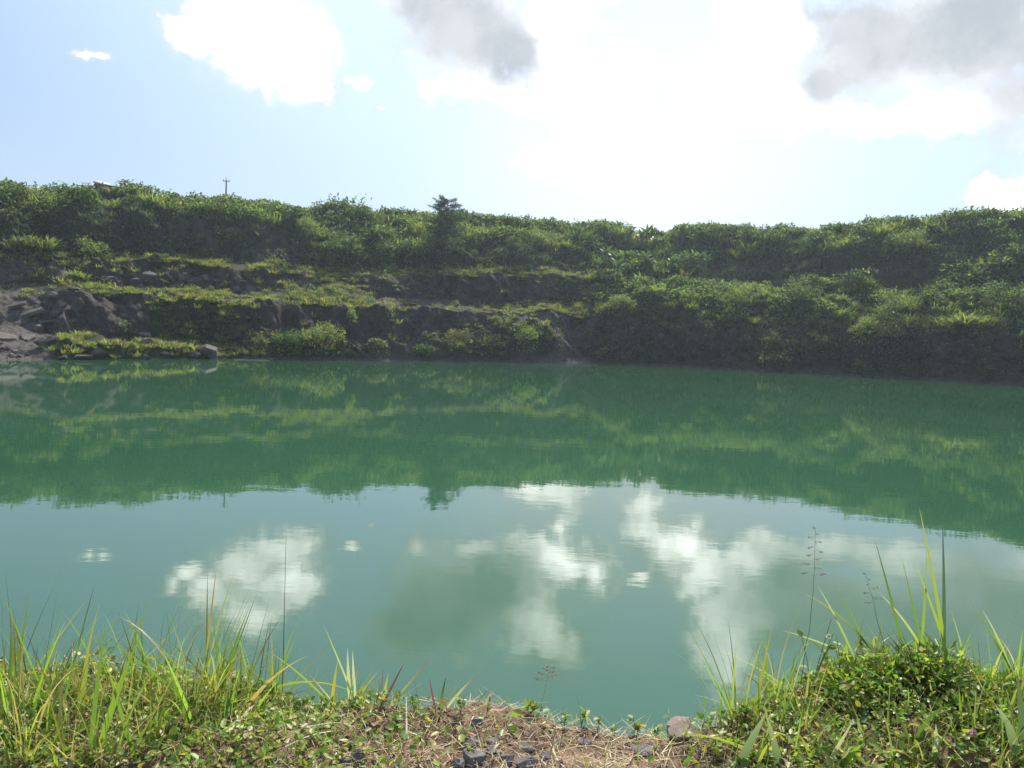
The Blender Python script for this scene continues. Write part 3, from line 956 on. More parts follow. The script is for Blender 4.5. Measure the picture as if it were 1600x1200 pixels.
# ------------------------------------------------------------------ shrubs, tussocks, banana plants and the tree
SHRUB = [  # px, py(foot), width px, height px, kind, label
    (505, 554, 66, 48, 0, 'big round light green bush by the water under the bench'),
    (455, 556, 60, 44, 1, 'dark low bush left of the big round bush at the water'),
    (548, 504, 22, 22, 0, 'small round bush on the cliff edge just above the big round bush'),
    (400, 550, 50, 34, 2, 'brownish dry bush on the slope right of the waterline boulders'),
    (590, 556, 46, 28, 2, 'dry mottled bush hanging over the water right of the big round bush'),
    (720, 548, 44, 40, 2, 'tall yellowish scrub at the water under the middle bench'),
    (770, 555, 44, 34, 2, 'dry olive scrub on the water left of the spur'),
    (660, 557, 34, 20, 1, 'low dark scrub on the water below the bare dark face'),
    (776, 508, 18, 18, 0, 'small round shrub at the head of the grassy spur'),
    (851, 545, 18, 26, 1, 'dark narrow shrub standing on the grassy spur'),
    (820, 552, 60, 40, 0, 'yellow green bush covering the left side of the spur'),
    (942, 562, 28, 22, 2, 'pale scrub at the tip of the spur where it meets the water'),
    (1017, 472, 38, 40, 3, 'tall rounded grass tussock standing up above the track'),
    (1058, 455, 24, 18, 3, 'smaller yellow tussock right of the tall rounded tussock'),
    (925, 442, 40, 16, 3, 'yellow tussock on the edge of the dark hollow left of the track'),
    (888, 446, 26, 14, 3, 'short grass tuft left of the yellow tussock on the ledge'),
    (965, 492, 50, 34, 0, 'leafy bush below the track at the left end of the right face'),
    (1160, 492, 60, 40, 0, 'pale leafed bush on the slope under the left end of the brown track'),
    (1250, 484, 50, 32, 1, 'rounded dark bush below the middle of the brown track'),
    (1400, 500, 60, 36, 0, 'broad bush on the slope below the white sheet'),
    (1385, 560, 62, 66, 2, 'tall straggly bush down on the right face near the water'),
    (1350, 540, 44, 40, 0, 'leafy bush on the right face left of the tall straggly bush'),
    (1210, 576, 40, 26, 2, 'dry pale scrub at the foot of the right face'),
    (1290, 545, 32, 22, 2, 'small dry scrub halfway up the right face'),
    (1345, 588, 34, 26, 2, 'rusty dry scrub at the waterline below the straggly bush'),
    (1500, 520, 90, 40, 3, 'long bright grass cushion overhanging the right face'),
    (1575, 500, 60, 50, 1, 'dark green bush on the slope at the right edge of the picture'),
    (1330, 452, 40, 16, 0, 'yellow green bush at the right end of the brown track'),
    (488, 388, 40, 48, 0, 'bush at the end of the dark upper face left of the green spoil mound'),
    (485, 372, 34, 26, 1, 'round dark bush on the slope above the green spoil mound'),
    (530, 416, 60, 50, 1, 'large leafy bush on the left of the green spoil mound'),
    (600, 418, 60, 40, 0, 'leafy bush on the middle of the green spoil mound'),
    (208, 310, 20, 16, 0, 'small bush on the ridge right of the low brown wall'),
    (120, 442, 36, 24, 3, 'bright grass tuft on the bench beside the left grass mound'),
    (55, 395, 90, 34, 3, 'broad sunlit grass mound below the left end of the ridge'),
    (135, 408, 60, 30, 0, 'green bush falling down the right side of the sunlit mound'),
    (1115, 374, 60, 20, 1, 'dark bluish bush on the ridge right of the dip'),
    (1175, 374, 60, 18, 1, 'second dark bush along the ridge right of the dip'),
    (1240, 376, 70, 18, 1, 'wide dark bush farther right along the ridge'),
    (1535, 376, 90, 26, 1, 'dark wooded clump high on the right slope'),
    (1420, 395, 60, 28, 0, 'bush on the crest over the dark right hand upper face'),
    (840, 392, 80, 28, 0, 'broad green bush above the dark upper face right of the tree'),
    (770, 354, 70, 16, 1, 'dark bush on the ridge just right of the tree'),
    (560, 350, 60, 26, 1, 'bush in the middle of the slope left of the tree'),
    (430, 338, 70, 16, 1, 'dark bush on the ridge right of the power pole'),
    (330, 345, 60, 26, 0, 'green bush on the slope below the power pole'),
    (30, 320, 60, 24, 1, 'dark bush at the left end of the ridge'),
    (115, 320, 60, 24, 1, 'dark bush on the ridge below the little pale roof'),
    (240, 405, 30, 12, 3, 'grass tuft on top of the middle ledge'),
    (310, 418, 44, 16, 3, 'bright grass cushion at the right end of the middle ledge'),
    (200, 530, 26, 22, 0, 'small green bush at the foot of the dark lower cliff'),
]
R3 = np.random.default_rng(21)
KC = [([GREEN, LITE, YELL], [.45, .4, .1]), ([DARK, GREEN, LITE], [.5, .45, .05]), ([DRY, GREEN, DARK, YELL], [.3, .25, .4, .1]), ([LITE, YELL, GREEN], [.5, .3, .2])]
for (px, py, w, h, k, lb) in SHRUB:
    p = on_hill(px, py)
    s = math.hypot(p[0], p[1]) / F_PX
    W, H = w * s * .62, h * s
    if px > 935 and py > 498:
        p = p * np.array([1 - 1.3 / math.hypot(p[0], p[1]), 1 - 1.3 / math.hypot(p[0], p[1]), 1])
    A = Acc()
    if k == 3:
        n = int(50 + 26 * W)
        for j in range(max(2, int(W * 1.3))):
            q = R3.uniform(-.5, .5, 2) * W * .8
            rise = H * (1 - (2 * q[0] / W) ** 2) * .45
            grass_clump(A, (q[0], q[1] * .6, rise * .6), .5 + W * .1, max(.7, H * .55), 40, *KC[3], R3)
        leaf_bush(A, (0, 0, -.1), W, H * .6, int(130 * W), .4, [GREEN, DARK], [.7, .3], R3)
        nm, cat = 'grass_tussock', 'grass tussock'
    else:
        leaf_bush(A, (0, 0, -.1), W, H, int(110 + 75 * W * max(1, H * .6)), .36 if k != 1 else .42, *KC[k], R3)
        nm, cat = 'shrub', 'shrub'
    o = link(nm, A.mesh(nm), M_HILL, None, p)
    tag(o, lb, cat, 'shrubs and tussocks on the quarry slopes')

def banana_proto(seed):
    R = np.random.default_rng(seed)
    root = empty('banana_plant', (0, 0, 0))
    hgt = R.uniform(1.0, 1.8)
    V, Q = tube([(0, 0, -.2), (.03, 0, hgt * .5), (0, .03, hgt)], [.13, .11, .07], 7)
    link('stem', solid('stem', [(V, Q)], (.13, .16, .06)), M_GLOSSY, root)
    n = int(R.integers(7, 10))
    P = np.tile(np.array([0, 0, hgt - .05]), (n, 1))
    az = np.arange(n) * 2.4 + R.normal(0, .3, n)
    V, Q, C = blades(P, az, R.uniform(.15, .7, n), R.uniform(.6, 1.5, n), R.uniform(1.3, 2.1, n), R.uniform(.36, .52, n), 6,
                     np.tile((.085, .15, .045), (n, 1)), np.tile((.13, .20, .06), (n, 1)), R.normal(0, .5, n), .28, 3.5, .25)
    A = Acc(); A.add(V, Q, C)
    link('foliage', A.mesh('foliage'), M_GLOSSY, root)
    return root

BP = [banana_proto(900 + k) for k in range(5)]
BPOS = [(905, 378), (920, 392), (893, 372), (945, 414), (958, 420), (935, 428), (968, 404), (975, 388), (985, 378), (1003, 405), (1008, 420), (1010, 384), (1022, 395), (1030, 412),
        (1040, 410), (1050, 405), (1060, 392), (1066, 380), (1075, 384), (1082, 392), (1090, 380), (1084, 405), (1095, 420), (1108, 388), (1103, 424), (1052, 424), (1030, 436), (965, 436), (1070, 412), (1000, 388)]
first = set()
def place_banana(i, px, py, label, sc, group='banana plants on the green slope'):
    p = on_hill(px, py)
    k = i % 5
    if k not in first:
        first.add(k); o = BP[k]
    else:
        o = copy_tree(BP[k])
    o.location = p
    o.scale = (sc,) * 3
    o.rotation_euler = (0, 0, i * 1.3)
    tag(o, label, 'banana plant', group)
for i, (px, py) in enumerate(BPOS):
    place_banana(i, px, py, 'broad leaved banana plant in the scattered stand on the slope right of centre', R3.uniform(1.25, 1.8))
place_banana(2, 1192, 572, 'shiny broad leaved plant at the foot of the right face by the water', 1.1, 'broad leaved plants at the right')
place_banana(3, 1594, 545, 'broad leaved plant low on the slope at the right edge of the picture', 1.3, 'broad leaved plants at the right')
place_banana(4, 1240, 392, 'lone broad leaved plant above the dark upper face on the right', .8, 'broad leaved plants at the right')

def build_tree(px, py, top_py):
    p = on_hill(px, py)
    k = math.hypot(p[0], p[1]) / F_PX
    H = (py - top_py) * k
    R = np.random.default_rng(77)
    root = empty('layered_tree', p)
    tag(root, 'tall dark tree with layered branches rising above the middle of the ridge', 'tree')
    pts = [(0, 0, -.5), (.1, 0, H * .3), (0, .1, H * .65), (.15, 0, H * .97)]
    V, Q = tube(pts, [.26, .2, .13, .03], 8)
    parts = [(V, Q)]
    A = Acc()
    leaf_bush(A, (0, 0, H * .32), H * .42, H * .46, 900, .42, [(.045, .08, .034), (.075, .12, .045)], [.6, .4], R)
    leaf_bush(A, (0.2, 0, H * .02), H * .55, H * .5, 900, .42, [(.045, .08, .034), (.075, .12, .045)], [.6, .4], R)
    for j in range(54):
        t = R.uniform(.3, 1.0)
        a = R.uniform(0, 6.28)
        L = (1.08 - t) * H * .30 + R.uniform(.9, 2.3)
        z = H * t * .95
        rise = R.uniform(.05, .55) * L
        e = np.array([math.sin(a) * L, math.cos(a) * L, z + rise])
        bpts = [(0, 0, z), (e[0] * .5, e[1] * .5, z + rise * .75), tuple(e)]
        parts.append(tube(bpts, [.06, .04, .015], 5, False))
        n = int(30 + 34 * L)
        tt = R.uniform(.2, 1.05, n)
        P = np.array([0, 0, z]) + tt[:, None] * (e - np.array([0, 0, z]))
        P[:, 2] += np.sin(np.minimum(tt, 1) * 2.2) * rise * .2
        wob = R.normal(0, 1, (n, 3)) * np.array([.2, .2, .16]) * (1.25 - .6 * tt[:, None])
        c = palette(n, [(.04, .075, .032), (.06, .10, .04), (.09, .13, .045)], [.6, .3, .1], .2, R)
        D = unit(np.array([e[0], e[1], 0.0]))[None, :] + R.normal(0, .7, (n, 3)) * np.array([1, 1, .5])
        A.add(*leaves(P + wob, D, np.array([0, 0, 1.0]) + R.normal(0, .25, (n, 3)), R.uniform(.25, .55, n), R.uniform(.07, .14, n), c, .15, .15))
    link('trunk', solid('trunk', parts, (.1, .08, .06)), M_BARK, root)
    link('crown', A.mesh('crown'), M_HILL, root)
build_tree(696, 398, 311)

# ------------------------------------------------------------------ small man-made things
def power_pole():
    p = on_hill(353, 316)
    d = math.hypot(p[0], p[1]) + 4
    a = azel(353, 300)[0]
    p = np.array([math.sin(a) * d, math.cos(a) * d, p[2] - .8])
    k = d / F_PX
    H = (320 - 281) * k
    root = empty('power_pole', p, -a)
    tag(root, 'thin grey power pole with a short crossarm on the left part of the ridge', 'power pole')
    top = H + .8
    V, Q = tube([(0, 0, 0), (0.02, 0, top * .5), (.06, 0, top)], [.2, .17, .12], 10)
    link('pole', solid('pole', [(V, Q)]), M_POLE, root)
    arm = link('crossarm', solid('crossarm', [box_q((.06, -.16, top - .35), (1.15, .12, .13))]), M_POLE, root)
    for x in (-.48, .6):
        V, Q = tube([(x, -.16, top - .29), (x, -.16, top - .18), (x, -.16, top - .02)], [.09, .11, .05], 8)
        link('insulator', solid('insulator', [(V, Q)]), M_POLE, arm)
    V, Q = tube([(.06, 0, top - .02), (.06, 0, top + .3), (.06, 0, top + .62)], [.05, .04, .03], 6)
    link('top_pin', solid('top_pin', [(V, Q)]), M_POLE, root)
power_pole()

def hut():
    p = on_hill(158, 304)
    k = math.hypot(p[0], p[1]) / F_PX
    a = azel(158, 300)[0]
    root = empty('small_hut', (p[0], p[1], p[2] + 1.05), -a)
    tag(root, 'small hut with a pale sloping roof showing over the left ridge', 'hut')
    link('wall', solid('wall', [box_q((0, .6, -.45), (2.0, 1.6, 3.2))]), M_BROWNWALL, root)
    link('roof', solid('roof', [box_q((.1, .5, 1.33), (2.6, 2.0, .09), (0.34, .12, 0))]), M_METAL, root)
    V, Q = tube([(-1.6, .2, 1.0), (-2.2, .2, .98), (-2.9, .2, .95)], [.05, .05, .05], 6)
    link('rail', solid('rail', [(V, Q), tube([(-2.8, .2, -.2), (-2.8, .2, .4), (-2.8, .2, 1.0)], [.05] * 3, 6)]), M_WOOD, root)
    p = on_hill(184, 306)
    a = azel(184, 300)[0]
    w = link('low_wall', solid('low_wall', [box_q((0, .5, -.25), (5.6, .5, 2.5)), box_q((0, .5, 1.03), (5.8, .66, .07))]), M_BROWNWALL, None, (p[0], p[1], p[2] + .45))
    w.rotation_euler = (0, .04, -a)
    tag(w, 'low brown wall on the ridge right of the small hut', 'wall')
hut()

def stand():
    p = on_hill(706, 421)
    k = math.hypot(p[0], p[1]) / F_PX
    root = empty('wooden_stand', p, .12)
    tag(root, 'small weathered wooden stand on the middle bench below the tree', 'stand')
    w, h = 20 * k, 9.5 * k
    link('top', solid('top', [box_q((0, .35 * j - .35, h), (w * 1.04, .3, .07)) for j in range(3)]), M_WOOD, root)
    for sx in (-1, 1):
        for sy in (-1, 1):
            link('leg', solid('leg', [box_q((sx * w * .46, sy * .36, h / 2 - .15), (.12, .12, h + .23))]), M_WOOD, root)
    link('shelf', solid('shelf', [box_q((0, 0, h * .42), (w * .9, .6, .09))]), M_WOOD, root)
stand()

def sheet(px, py, w, d, lb, seed):
    p = on_hill(px, py)
    n = 16
    g = np.linspace(-.5, .5, n)
    X, Y = np.meshgrid(g * w, g * d)
    P = np.stack([X.ravel(), Y.ravel(), 0 * X.ravel()], 1)
    P[:, 2] = .26 + .24 * fbm(P * 1.8 + seed, 3, seed) - .35 * np.maximum(0, np.abs(P[:, 0]) / w * 2 - .6)
    i = (np.arange(n - 1)[:, None] * n + np.arange(n - 1)[None, :]).ravel()
    top = np.stack([i, i + 1, i + n + 1, i + n], 1)
    bot = top[:, ::-1] + n * n
    me = mesh_quads('plastic_sheet', np.concatenate([P, P - [0, 0, .02]]), np.concatenate([top, bot]), None, True)
    o = link('plastic_sheet', me, M_SHEET, None, (p[0], p[1], p[2] + .1))
    o.rotation_euler = (.15, 0, .2)
    tag(o, lb, 'plastic sheet', 'white sheets at the right end of the track')
sheet(1447, 456, 1.9, 1.7, 'larger crumpled white plastic sheet at the right end of the track', 3)
sheet(1476, 459, .9, .8, 'small white plastic scrap right of the larger crumpled sheet', 9)

a0, a1 = azel(366, 561)[0], azel(421, 561)[0]
d0 = CAM_H / -azel(366, 561.8)[1] - 1.2
p0 = np.array([math.sin(a0) * d0, math.cos(a0) * d0, .05])
p1 = np.array([math.sin(a1) * d0, math.cos(a1) * d0, .05])
V, Q = tube([p0 * 0, (p1 - p0) * .5 + [0, .2, 0], p1 - p0], [.04, .045, .03], 8)
tag(link('floating_pole', solid('floating_pole', [(V, Q)]), M_POLE, None, p0), 'thin pale pole floating on the water right of the waterline boulders', 'pole')

# ------------------------------------------------------------------ the near bank
EDGE_X = [-40, -6, -2.6, -1.6, -.8, -.3, .1, .5, .75, 1.0, 1.4, 2.0, 2.6, 6, 40]
EDGE_Y = [1.0, 3.0, 3.15, 3.12, 3.06, 2.95, 2.90, 2.86, 2.86, 2.97, 3.12, 3.22, 3.1, 3.0, 0.5]
def bank_z(x, y):
    x = np.asarray(x, float); y = np.asarray(y, float)
    p = np.stack([x, y, x * 0 + .7], -1).reshape(-1, 3)
    ed = np.interp(x, EDGE_X, EDGE_Y) + (.07 * fbm(p * 3.1, 2, 301)).reshape(x.shape)
    z = 4.40 + (.045 * fbm(p * 2.3, 4, 302) + .012 * fbm(p * 19, 2, 303)).reshape(x.shape)
    z = z + .15 * np.exp(-(((x - 1.62) / .55) ** 2 + ((y - 2.95) / .38) ** 2))
    z = z + .06 * np.exp(-(((x + .05) / .28) ** 2 + ((y - 2.9) / .16) ** 2))
    over = np.maximum(0, y - ed)
    z = z - over * 1.15 - np.minimum(over, .25) * .35
    return np.maximum(z, -3.0)

def build_bank():
    def axis(a):
        return np.unique(np.concatenate(a).round(4))
    xs = axis([np.arange(-60, -6, 2.5), np.arange(-6, -2.6, .25), np.arange(-2.6, 2.81, .035), np.arange(2.9, 6, .25), np.arange(6, 60.1, 2.5)])
    ys = axis([np.arange(-80, -2, 6), np.arange(-2, 2.2, .3), np.arange(2.2, 3.9, .03), np.arange(3.95, 6, .25), np.arange(6, 13, .8)])
    X, Y = np.meshgrid(xs, ys)
    Z = bank_z(X, Y)
    n = len(xs)
    i = (np.arange(len(ys) - 1)[:, None] * n + np.arange(n - 1)[None, :]).ravel()
    me = mesh_quads('bank_ground', np.stack([X.ravel(), Y.ravel(), Z.ravel()], 1), np.stack([i, i + 1, i + n + 1, i + n], 1), None, True)
    tag(link('bank_ground', me, soil_mat()), kind='structure')
build_bank()

_ts = np.arange(2.0, 7.0, .012)
def on_bank(px, py):
    """the point of the near bank that lies in this direction (or the point above its lip if the ray misses)"""
    d = ray(px, py)
    P = np.array([0, 0, CAM_H]) + _ts[:, None] * d
    z = bank_z(P[:, 0], P[:, 1])
    hit = np.where(P[:, 2] <= z)[0]
    hit = hit[0] if len(hit) else int(np.argmin(np.abs(P[:, 2] - z)))
    p = P[hit]
    return np.array([p[0], p[1], float(bank_z(p[0], p[1]))])
def at_depth(px, py, y):
    d = ray(px, py)
    return np.array([0, 0, CAM_H]) + d * (y / d[1])

FG = np.random.default_rng(42)
G_A = (.22, .31, .055)
G_B = (.13, .22, .05)
G_C = (.31, .33, .08)
G_D = (.36, .30, .16)
RED = (.22, .085, .07)
PALE = (.42, .44, .32)

def tuft(px, py, n, L, spread, label, tips=.35, lean=.15, name='grass_tuft', width=.012, wind=(0, 0), dark=.2, group='grass tufts on the near bank', r=.06, extra=None):
    p = on_bank(px, py)
    th = FG.uniform(0, 2 * math.pi, n)
    rr = r * np.sqrt(FG.uniform(0, 1, n))
    P = np.stack([rr * np.sin(th), rr * np.cos(th), 0 * th], 1)
    P[:, 2] = bank_z(p[0] + P[:, 0], p[1] + P[:, 1]) - p[2] - .015
    az = th + FG.normal(0, .6, n)
    ln = np.abs(FG.normal(lean, spread, n))
    bd = np.abs(FG.normal(.35, .45, n))
    c0 = palette(n, [G_A, G_B, G_C, G_D], [.4, dark, .4, .16], .16, FG)
    c1 = c0.copy()
    red = FG.uniform(0, 1, n) < tips
    c1[red] = palette(int(red.sum()), [RED, G_D, (.12, .08, .06)], [.5, .3, .3], .2, FG)
    c1[~red] = c0[~red] * FG.uniform(.8, 1.25, ((~red).sum(), 1))
    A = Acc()
    LL = L * FG.uniform(.35, 1.12, n)
    A.add(*blades(P, az, ln, bd, LL, width * FG.lognormal(-.1, .4, n), 8, c0, c1, FG.normal(0, .9, n), .22, 1.8, .7))
    # a skirt of dry leaves at the foot
    m = max(4, n // 3)
    th2 = FG.uniform(0, 6.28, m)
    P2 = np.zeros((m, 3)); P2[:, 2] = .01
    A.add(*blades(P2, th2, FG.uniform(.7, 1.3, m), FG.uniform(.3, .9, m), L * FG.uniform(.2, .5, m), width * FG.uniform(.5, 1, m), 5,
                  palette(m, [G_D, G_C], [.6, .4], .2, FG), palette(m, [G_D, PALE], [.7, .3], .2, FG), FG.normal(0, .6, m), .15))
    if extra:
        for (bx, by, tx, ty, w, arch, cc0, cc1) in extra:
            hero_blade(A, p, bx, by, tx, ty, w, arch, cc0, cc1)
    o = link(name, A.mesh(name), M_BLADE, None, p)
    tag(o, label, 'grass tuft', group)
    return o

def hero_blade(A, origin, bx, by, tx, ty, w, arch, c0, c1, dy=0.0):
    """one blade from its foot to its tip, bending in its own plane"""
    b = on_bank(bx, by)
    t = at_depth(tx, ty, b[1] + dy)
    k = 12
    s = np.linspace(0, 1, k)[:, None]
    mid = (b + t) / 2 + np.array([0, 0, arch]) + np.array([0.0, -.02, 0])
    C = (1 - s) ** 2 * b + 2 * s * (1 - s) * mid + s ** 2 * t
    tang = unit(np.gradient(C, axis=0))
    side = unit(np.cross(tang, np.array([.25, 1.0, .3])))
    nr = np.cross(side, tang)
    pr = ((.65 + .35 * np.minimum(1, s / .3)) * (1 - s ** 2.2) + .015) * w * .5
    V = np.stack([C - side * pr, C + nr * pr * .35, C + side * pr], 1).reshape(-1, 3) - origin
    cc = np.array(c0) * (1 - s ** 1.6) + np.array(c1) * s ** 1.6
    b3 = np.arange(k - 1) * 3
    Q = np.concatenate([np.stack([b3, b3 + 1, b3 + 4, b3 + 3], 1), np.stack([b3 + 1, b3 + 2, b3 + 5, b3 + 4], 1)])
    A.add(V, Q, np.repeat(cc, 3, 0))

# left bank tufts (foot px, py)
TUFTS = [
    (18, 1135, 46, .58, 'tall bright green grass tuft at the left edge of the picture', []),
    (60, 1105, 38, .48, 'grass tuft with pale narrow tips second from the left edge', [(75, 1100, 0, 615 + 300, .012, .02, G_A, G_B)]),
    (105, 1125, 36, .46, 'yellow green grass tuft left of the two wide crossing blades', [(95, 1120, 148, 912, .012, -.02, G_B, (.05, .07, .05))]),
    (165, 1185, 34, .50, 'tuft with two wide crossing dark green blades in front at the left', [(140, 1195, 166, 968, .022, .0, G_B, G_B), (150, 1190, 220, 990, .026, .03, G_A, G_B), (215, 1200, 168, 1040, .024, .03, G_B, G_A)]),
    (170, 1098, 34, .42, 'grass tuft on the bank lip behind the wide crossing blades', []),
    (215, 1110, 34, .44, 'grass tuft with one orange tip left of the reddish tufts', [(195, 1090, 205, 1003, .012, .02, G_C, (.5, .25, .08))]),
    (258, 1098, 36, .46, 'reddish stemmed grass tuft on the lip of the left bank', []),
    (290, 1120, 32, .44, 'grass tuft with drooping straw leaves below the reddish stems', []),
    (322, 1098, 38, .52, 'tall reddish grass tuft with a long dark tip over the water', [(318, 1090, 338, 890, .013, .0, G_C, RED), (345, 1080, 400, 930, .009, -.01, G_B, (.06, .06, .05))]),
    (362, 1105, 34, .42, 'green grass tuft right of the tall reddish one', []),
    (400, 1098, 30, .40, 'grass tuft leaning right near the thin dark stalk', [(395, 1095, 372, 985, .012, .03, G_A, G_A), (400, 1090, 560, 1085, .012, .13, G_A, G_C)]),
    (432, 1100, 24, .34, 'last small grass tuft of the thick growth on the left bank', []),
    (40, 1190, 40, .50, 'leafy tuft in the bottom left corner of the picture', []),
    (110, 1195, 30, .40, 'low tuft of broad blades at the bottom left beside the corner tuft', []),
    (330, 1150, 22, .26, 'short tuft in the clover below the tall reddish tuft', []),
]
for (px, py, n, L, lb, ex) in TUFTS:
    tuft(px, py, int(n * 1.1), L * .98, .47, lb, extra=ex, width=.0085, tips=.3, r=.09)
tuft(545, 1100, 12, .2, .3, 'small tuft with wide pale standing blades left of centre', tips=.2, width=.010, extra=[
    (548, 1095, 543, 1012, .020, .0, PALE, PALE), (556, 1095, 551, 1016, .016, .0, PALE, (.5, .5, .42)), (556, 1098, 505, 975, .010, .03, PALE, G_C),
    (518, 1085, 528, 1030, .016, .0, (.4, .32, .05), (.4, .32, .05)), (525, 1092, 420, 1018, .012, .05, G_A, G_C), (530, 1095, 478, 1048, .010, .02, PALE, RED)], r=.04)
tuft(602, 1100, 6, .12, .3, 'tuft of a few purple and yellow pointed blades at the bank lip', tips=.6, width=.008, extra=[
    (598, 1098, 607, 1051, .013, .0, (.34, .34, .05), (.4, .4, .06)), (599, 1098, 632, 1034, .011, .0, (.12, .05, .07), (.15, .06, .09)),
    (594, 1096, 600, 1040, .006, .0, RED, RED), (610, 1098, 672, 1028, .008, .0, G_C, RED)], r=.03)
tuft(682, 1112, 6, .12, .4, 'tuft of crossing red tipped blades right of the purple one', tips=.7, width=.007, extra=[
    (681, 1112, 671, 1058, .011, .0, (.2, .05, .07), (.25, .05, .09)), (705, 1112, 684, 1085, .009, .0, RED, RED), (695, 1112, 746, 1055, .012, .03, PALE, RED), (688, 1110, 720, 1062, .006, .0, RED, G_C)], r=.03)
# right bank
tuft(1472, 1008, 16, .34, .16, 'tallest grass tuft standing on the leafy mound', tips=.2, width=.014, extra=[
    (1490, 1018, 1436, 792, .017, .02, G_A, (.3, .3, .12)), (1478, 1018, 1472, 806, .017, .02, (.06, .11, .08), (.07, .10, .12)), (1430, 978, 1366, 840, .014, .0, G_B, (.07, .1, .06)),
    (1455, 1010, 1408, 868, .012, .0, G_B, G_B), (1440, 1005, 1448, 855, .013, .0, G_A, G_A), (1500, 1020, 1425, 870, .014, .03, G_A, G_C), (1475, 1012, 1372, 925, .012, .08, G_C, PALE)], r=.05)
tuft(1400, 1006, 10, .22, .3, 'tuft of arching blades on the left shoulder of the leafy mound', tips=.15, width=.012, extra=[
    (1398, 1008, 1258, 928, .013, .10, (.05, .10, .08), G_C), (1385, 1000, 1300, 908, .011, .0, G_B, G_B), (1350, 1000, 1278, 916, .010, .03, G_A, PALE), (1390, 1012, 1222, 985, .013, .05, G_A, PALE),
    (1370, 1018, 1265, 1020, .014, .01, G_B, G_B)], r=.05)
tuft(1590, 1060, 22, .40, .4, 'spreading grass tuft at the right edge of the picture', tips=.1, width=.012, extra=[
    (1600, 1060, 1534, 952, .012, .06, G_A, PALE), (1600, 1040, 1550, 984, .014, .02, G_A, G_A), (1560, 1050, 1500, 975, .008, .0, G_B, G_B), (1610, 1080, 1510, 930, .007, .03, G_B, G_B)])
tuft(1155, 1112, 30, .40, .26, 'wiry grass tuft at the left foot of the leafy mound', tips=.1, width=.0065, extra=[
    (1108, 1125, 1090, 1040, .006, .0, G_B, G_B), (1140, 1120, 1102, 1040, .006, .02, G_A, PALE), (1185, 1120, 1183, 985, .005, .0, G_B, G_B)])
tuft(1215, 1098, 30, .36, .3, 'dense fine grass tuft between the wiry one and the leafy mound', tips=.15, width=.0075, extra=[
    (1245, 1090, 1120, 1015, .008, .05, G_A, PALE), (1230, 1090, 1175, 1045, .007, .03, G_A, PALE)])
tuft(1260, 1120, 30, .24, .35, 'short grass tuft at the bottom of the mound', tips=.15, width=.008)
tuft(1170, 1190, 12, .2, .4, 'broad leaved grass with one bent grey green blade in front', tips=.1, width=.012, extra=[
    (1150, 1205, 1196, 1116, .034, .03, (.13, .17, .11), (.3, .34, .26)), (1218, 1205, 1197, 1118, .028, .02, (.10, .15, .09), (.3, .34, .26)), (1205, 1195, 1070, 1145, .016, .05, G_A, G_C), (1195, 1170, 1062, 1148, .014, .03, G_A, G_C),
    (1065, 1200, 1090, 1162, .016, .01, G_B, G_B)], r=.04)
tuft(1580, 1190, 18, .34, .3, 'tuft with a broad arching grey green blade in the bottom right corner', tips=.1, width=.014, extra=[
    (1590, 1195, 1555, 1102, .032, .06, (.11, .16, .10), (.28, .32, .25)), (1598, 1190, 1588, 1045, .028, .0, (.08, .12, .07), (.10, .14, .09))])
tuft(1500, 1120, 16, .2, .5, 'low grass tuft on the right flank of the mound by the pink flower', tips=.1, width=.010)
tuft(1290, 1190, 14, .24, .4, 'grass tuft with pale bent blades at the bottom right of centre', tips=.1, width=.012, extra=[
    (1290, 1198, 1335, 1122, .014, .02, PALE, PALE), (1345, 1160, 1338, 1122, .016, .0, PALE, G_A), (1270, 1175, 1205, 1142, .014, .03, G_B, PALE)])
tuft(1450, 1195, 12, .2, .5, 'tuft with a folded pale blade at the bottom below the dark hollow of the mound', tips=.1, width=.012, extra=[
    (1458, 1190, 1462, 1130, .02, .0, PALE, PALE)])

for (px, py, n, L, sp, w, lb) in [
        (1345, 1045, 22, .30, .45, .008, 'fine arching tuft on the left slope of the leafy mound'),
        (1440, 1020, 14, .26, .5, .008, 'loose arching blades on top of the leafy mound'),
        (1540, 1030, 26, .36, .5, .009, 'arching tuft on the right shoulder of the leafy mound'),
        (1575, 1120, 24, .32, .5, .011, 'tangled tuft on the right flank of the mound near the picture edge'),
        (1400, 1180, 18, .22, .6, .010, 'short tangled tuft at the bottom below the mound'),
        (1230, 1160, 24, .24, .5, .007, 'fine tuft beside the bent grey green blade'),
        (1110, 1150, 14, .16, .5, .005, 'thin short tuft right of the brownish stone'),
        (1530, 1185, 20, .26, .5, .010, 'tuft at the bottom right under the pink flower')]:
    tuft(px, py, int(n * 1.7), L * 1.12, sp, lb, tips=.15, width=w, r=.1)
for (px, py, n, L, w, lb) in [
        (480, 1108, 16, .20, .006, 'thin short tuft between the dark stalk and the wide pale blades'),
        (510, 1112, 12, .15, .005, 'wispy low tuft left of the wide pale blades'),
        (575, 1112, 12, .13, .005, 'wispy low tuft right of the wide pale blades'),
        (640, 1118, 10, .11, .004, 'tiny wisp of grass right of the purple blades'),
        (770, 1128, 10, .10, .003, 'tiny wisp of grass at the middle of the bank lip'),
        (230, 1165, 26, .30, .008, 'low tuft in front of the reddish stems'),
        (385, 1130, 16, .2, .006, 'low wispy tuft in the clover under the dark stalk'),
        (10, 1080, 26, .46, .008, 'wispy tuft behind the tall tuft at the left edge')]:
    tuft(px, py, n, L, .4, lb, tips=.3, width=w, r=.05)

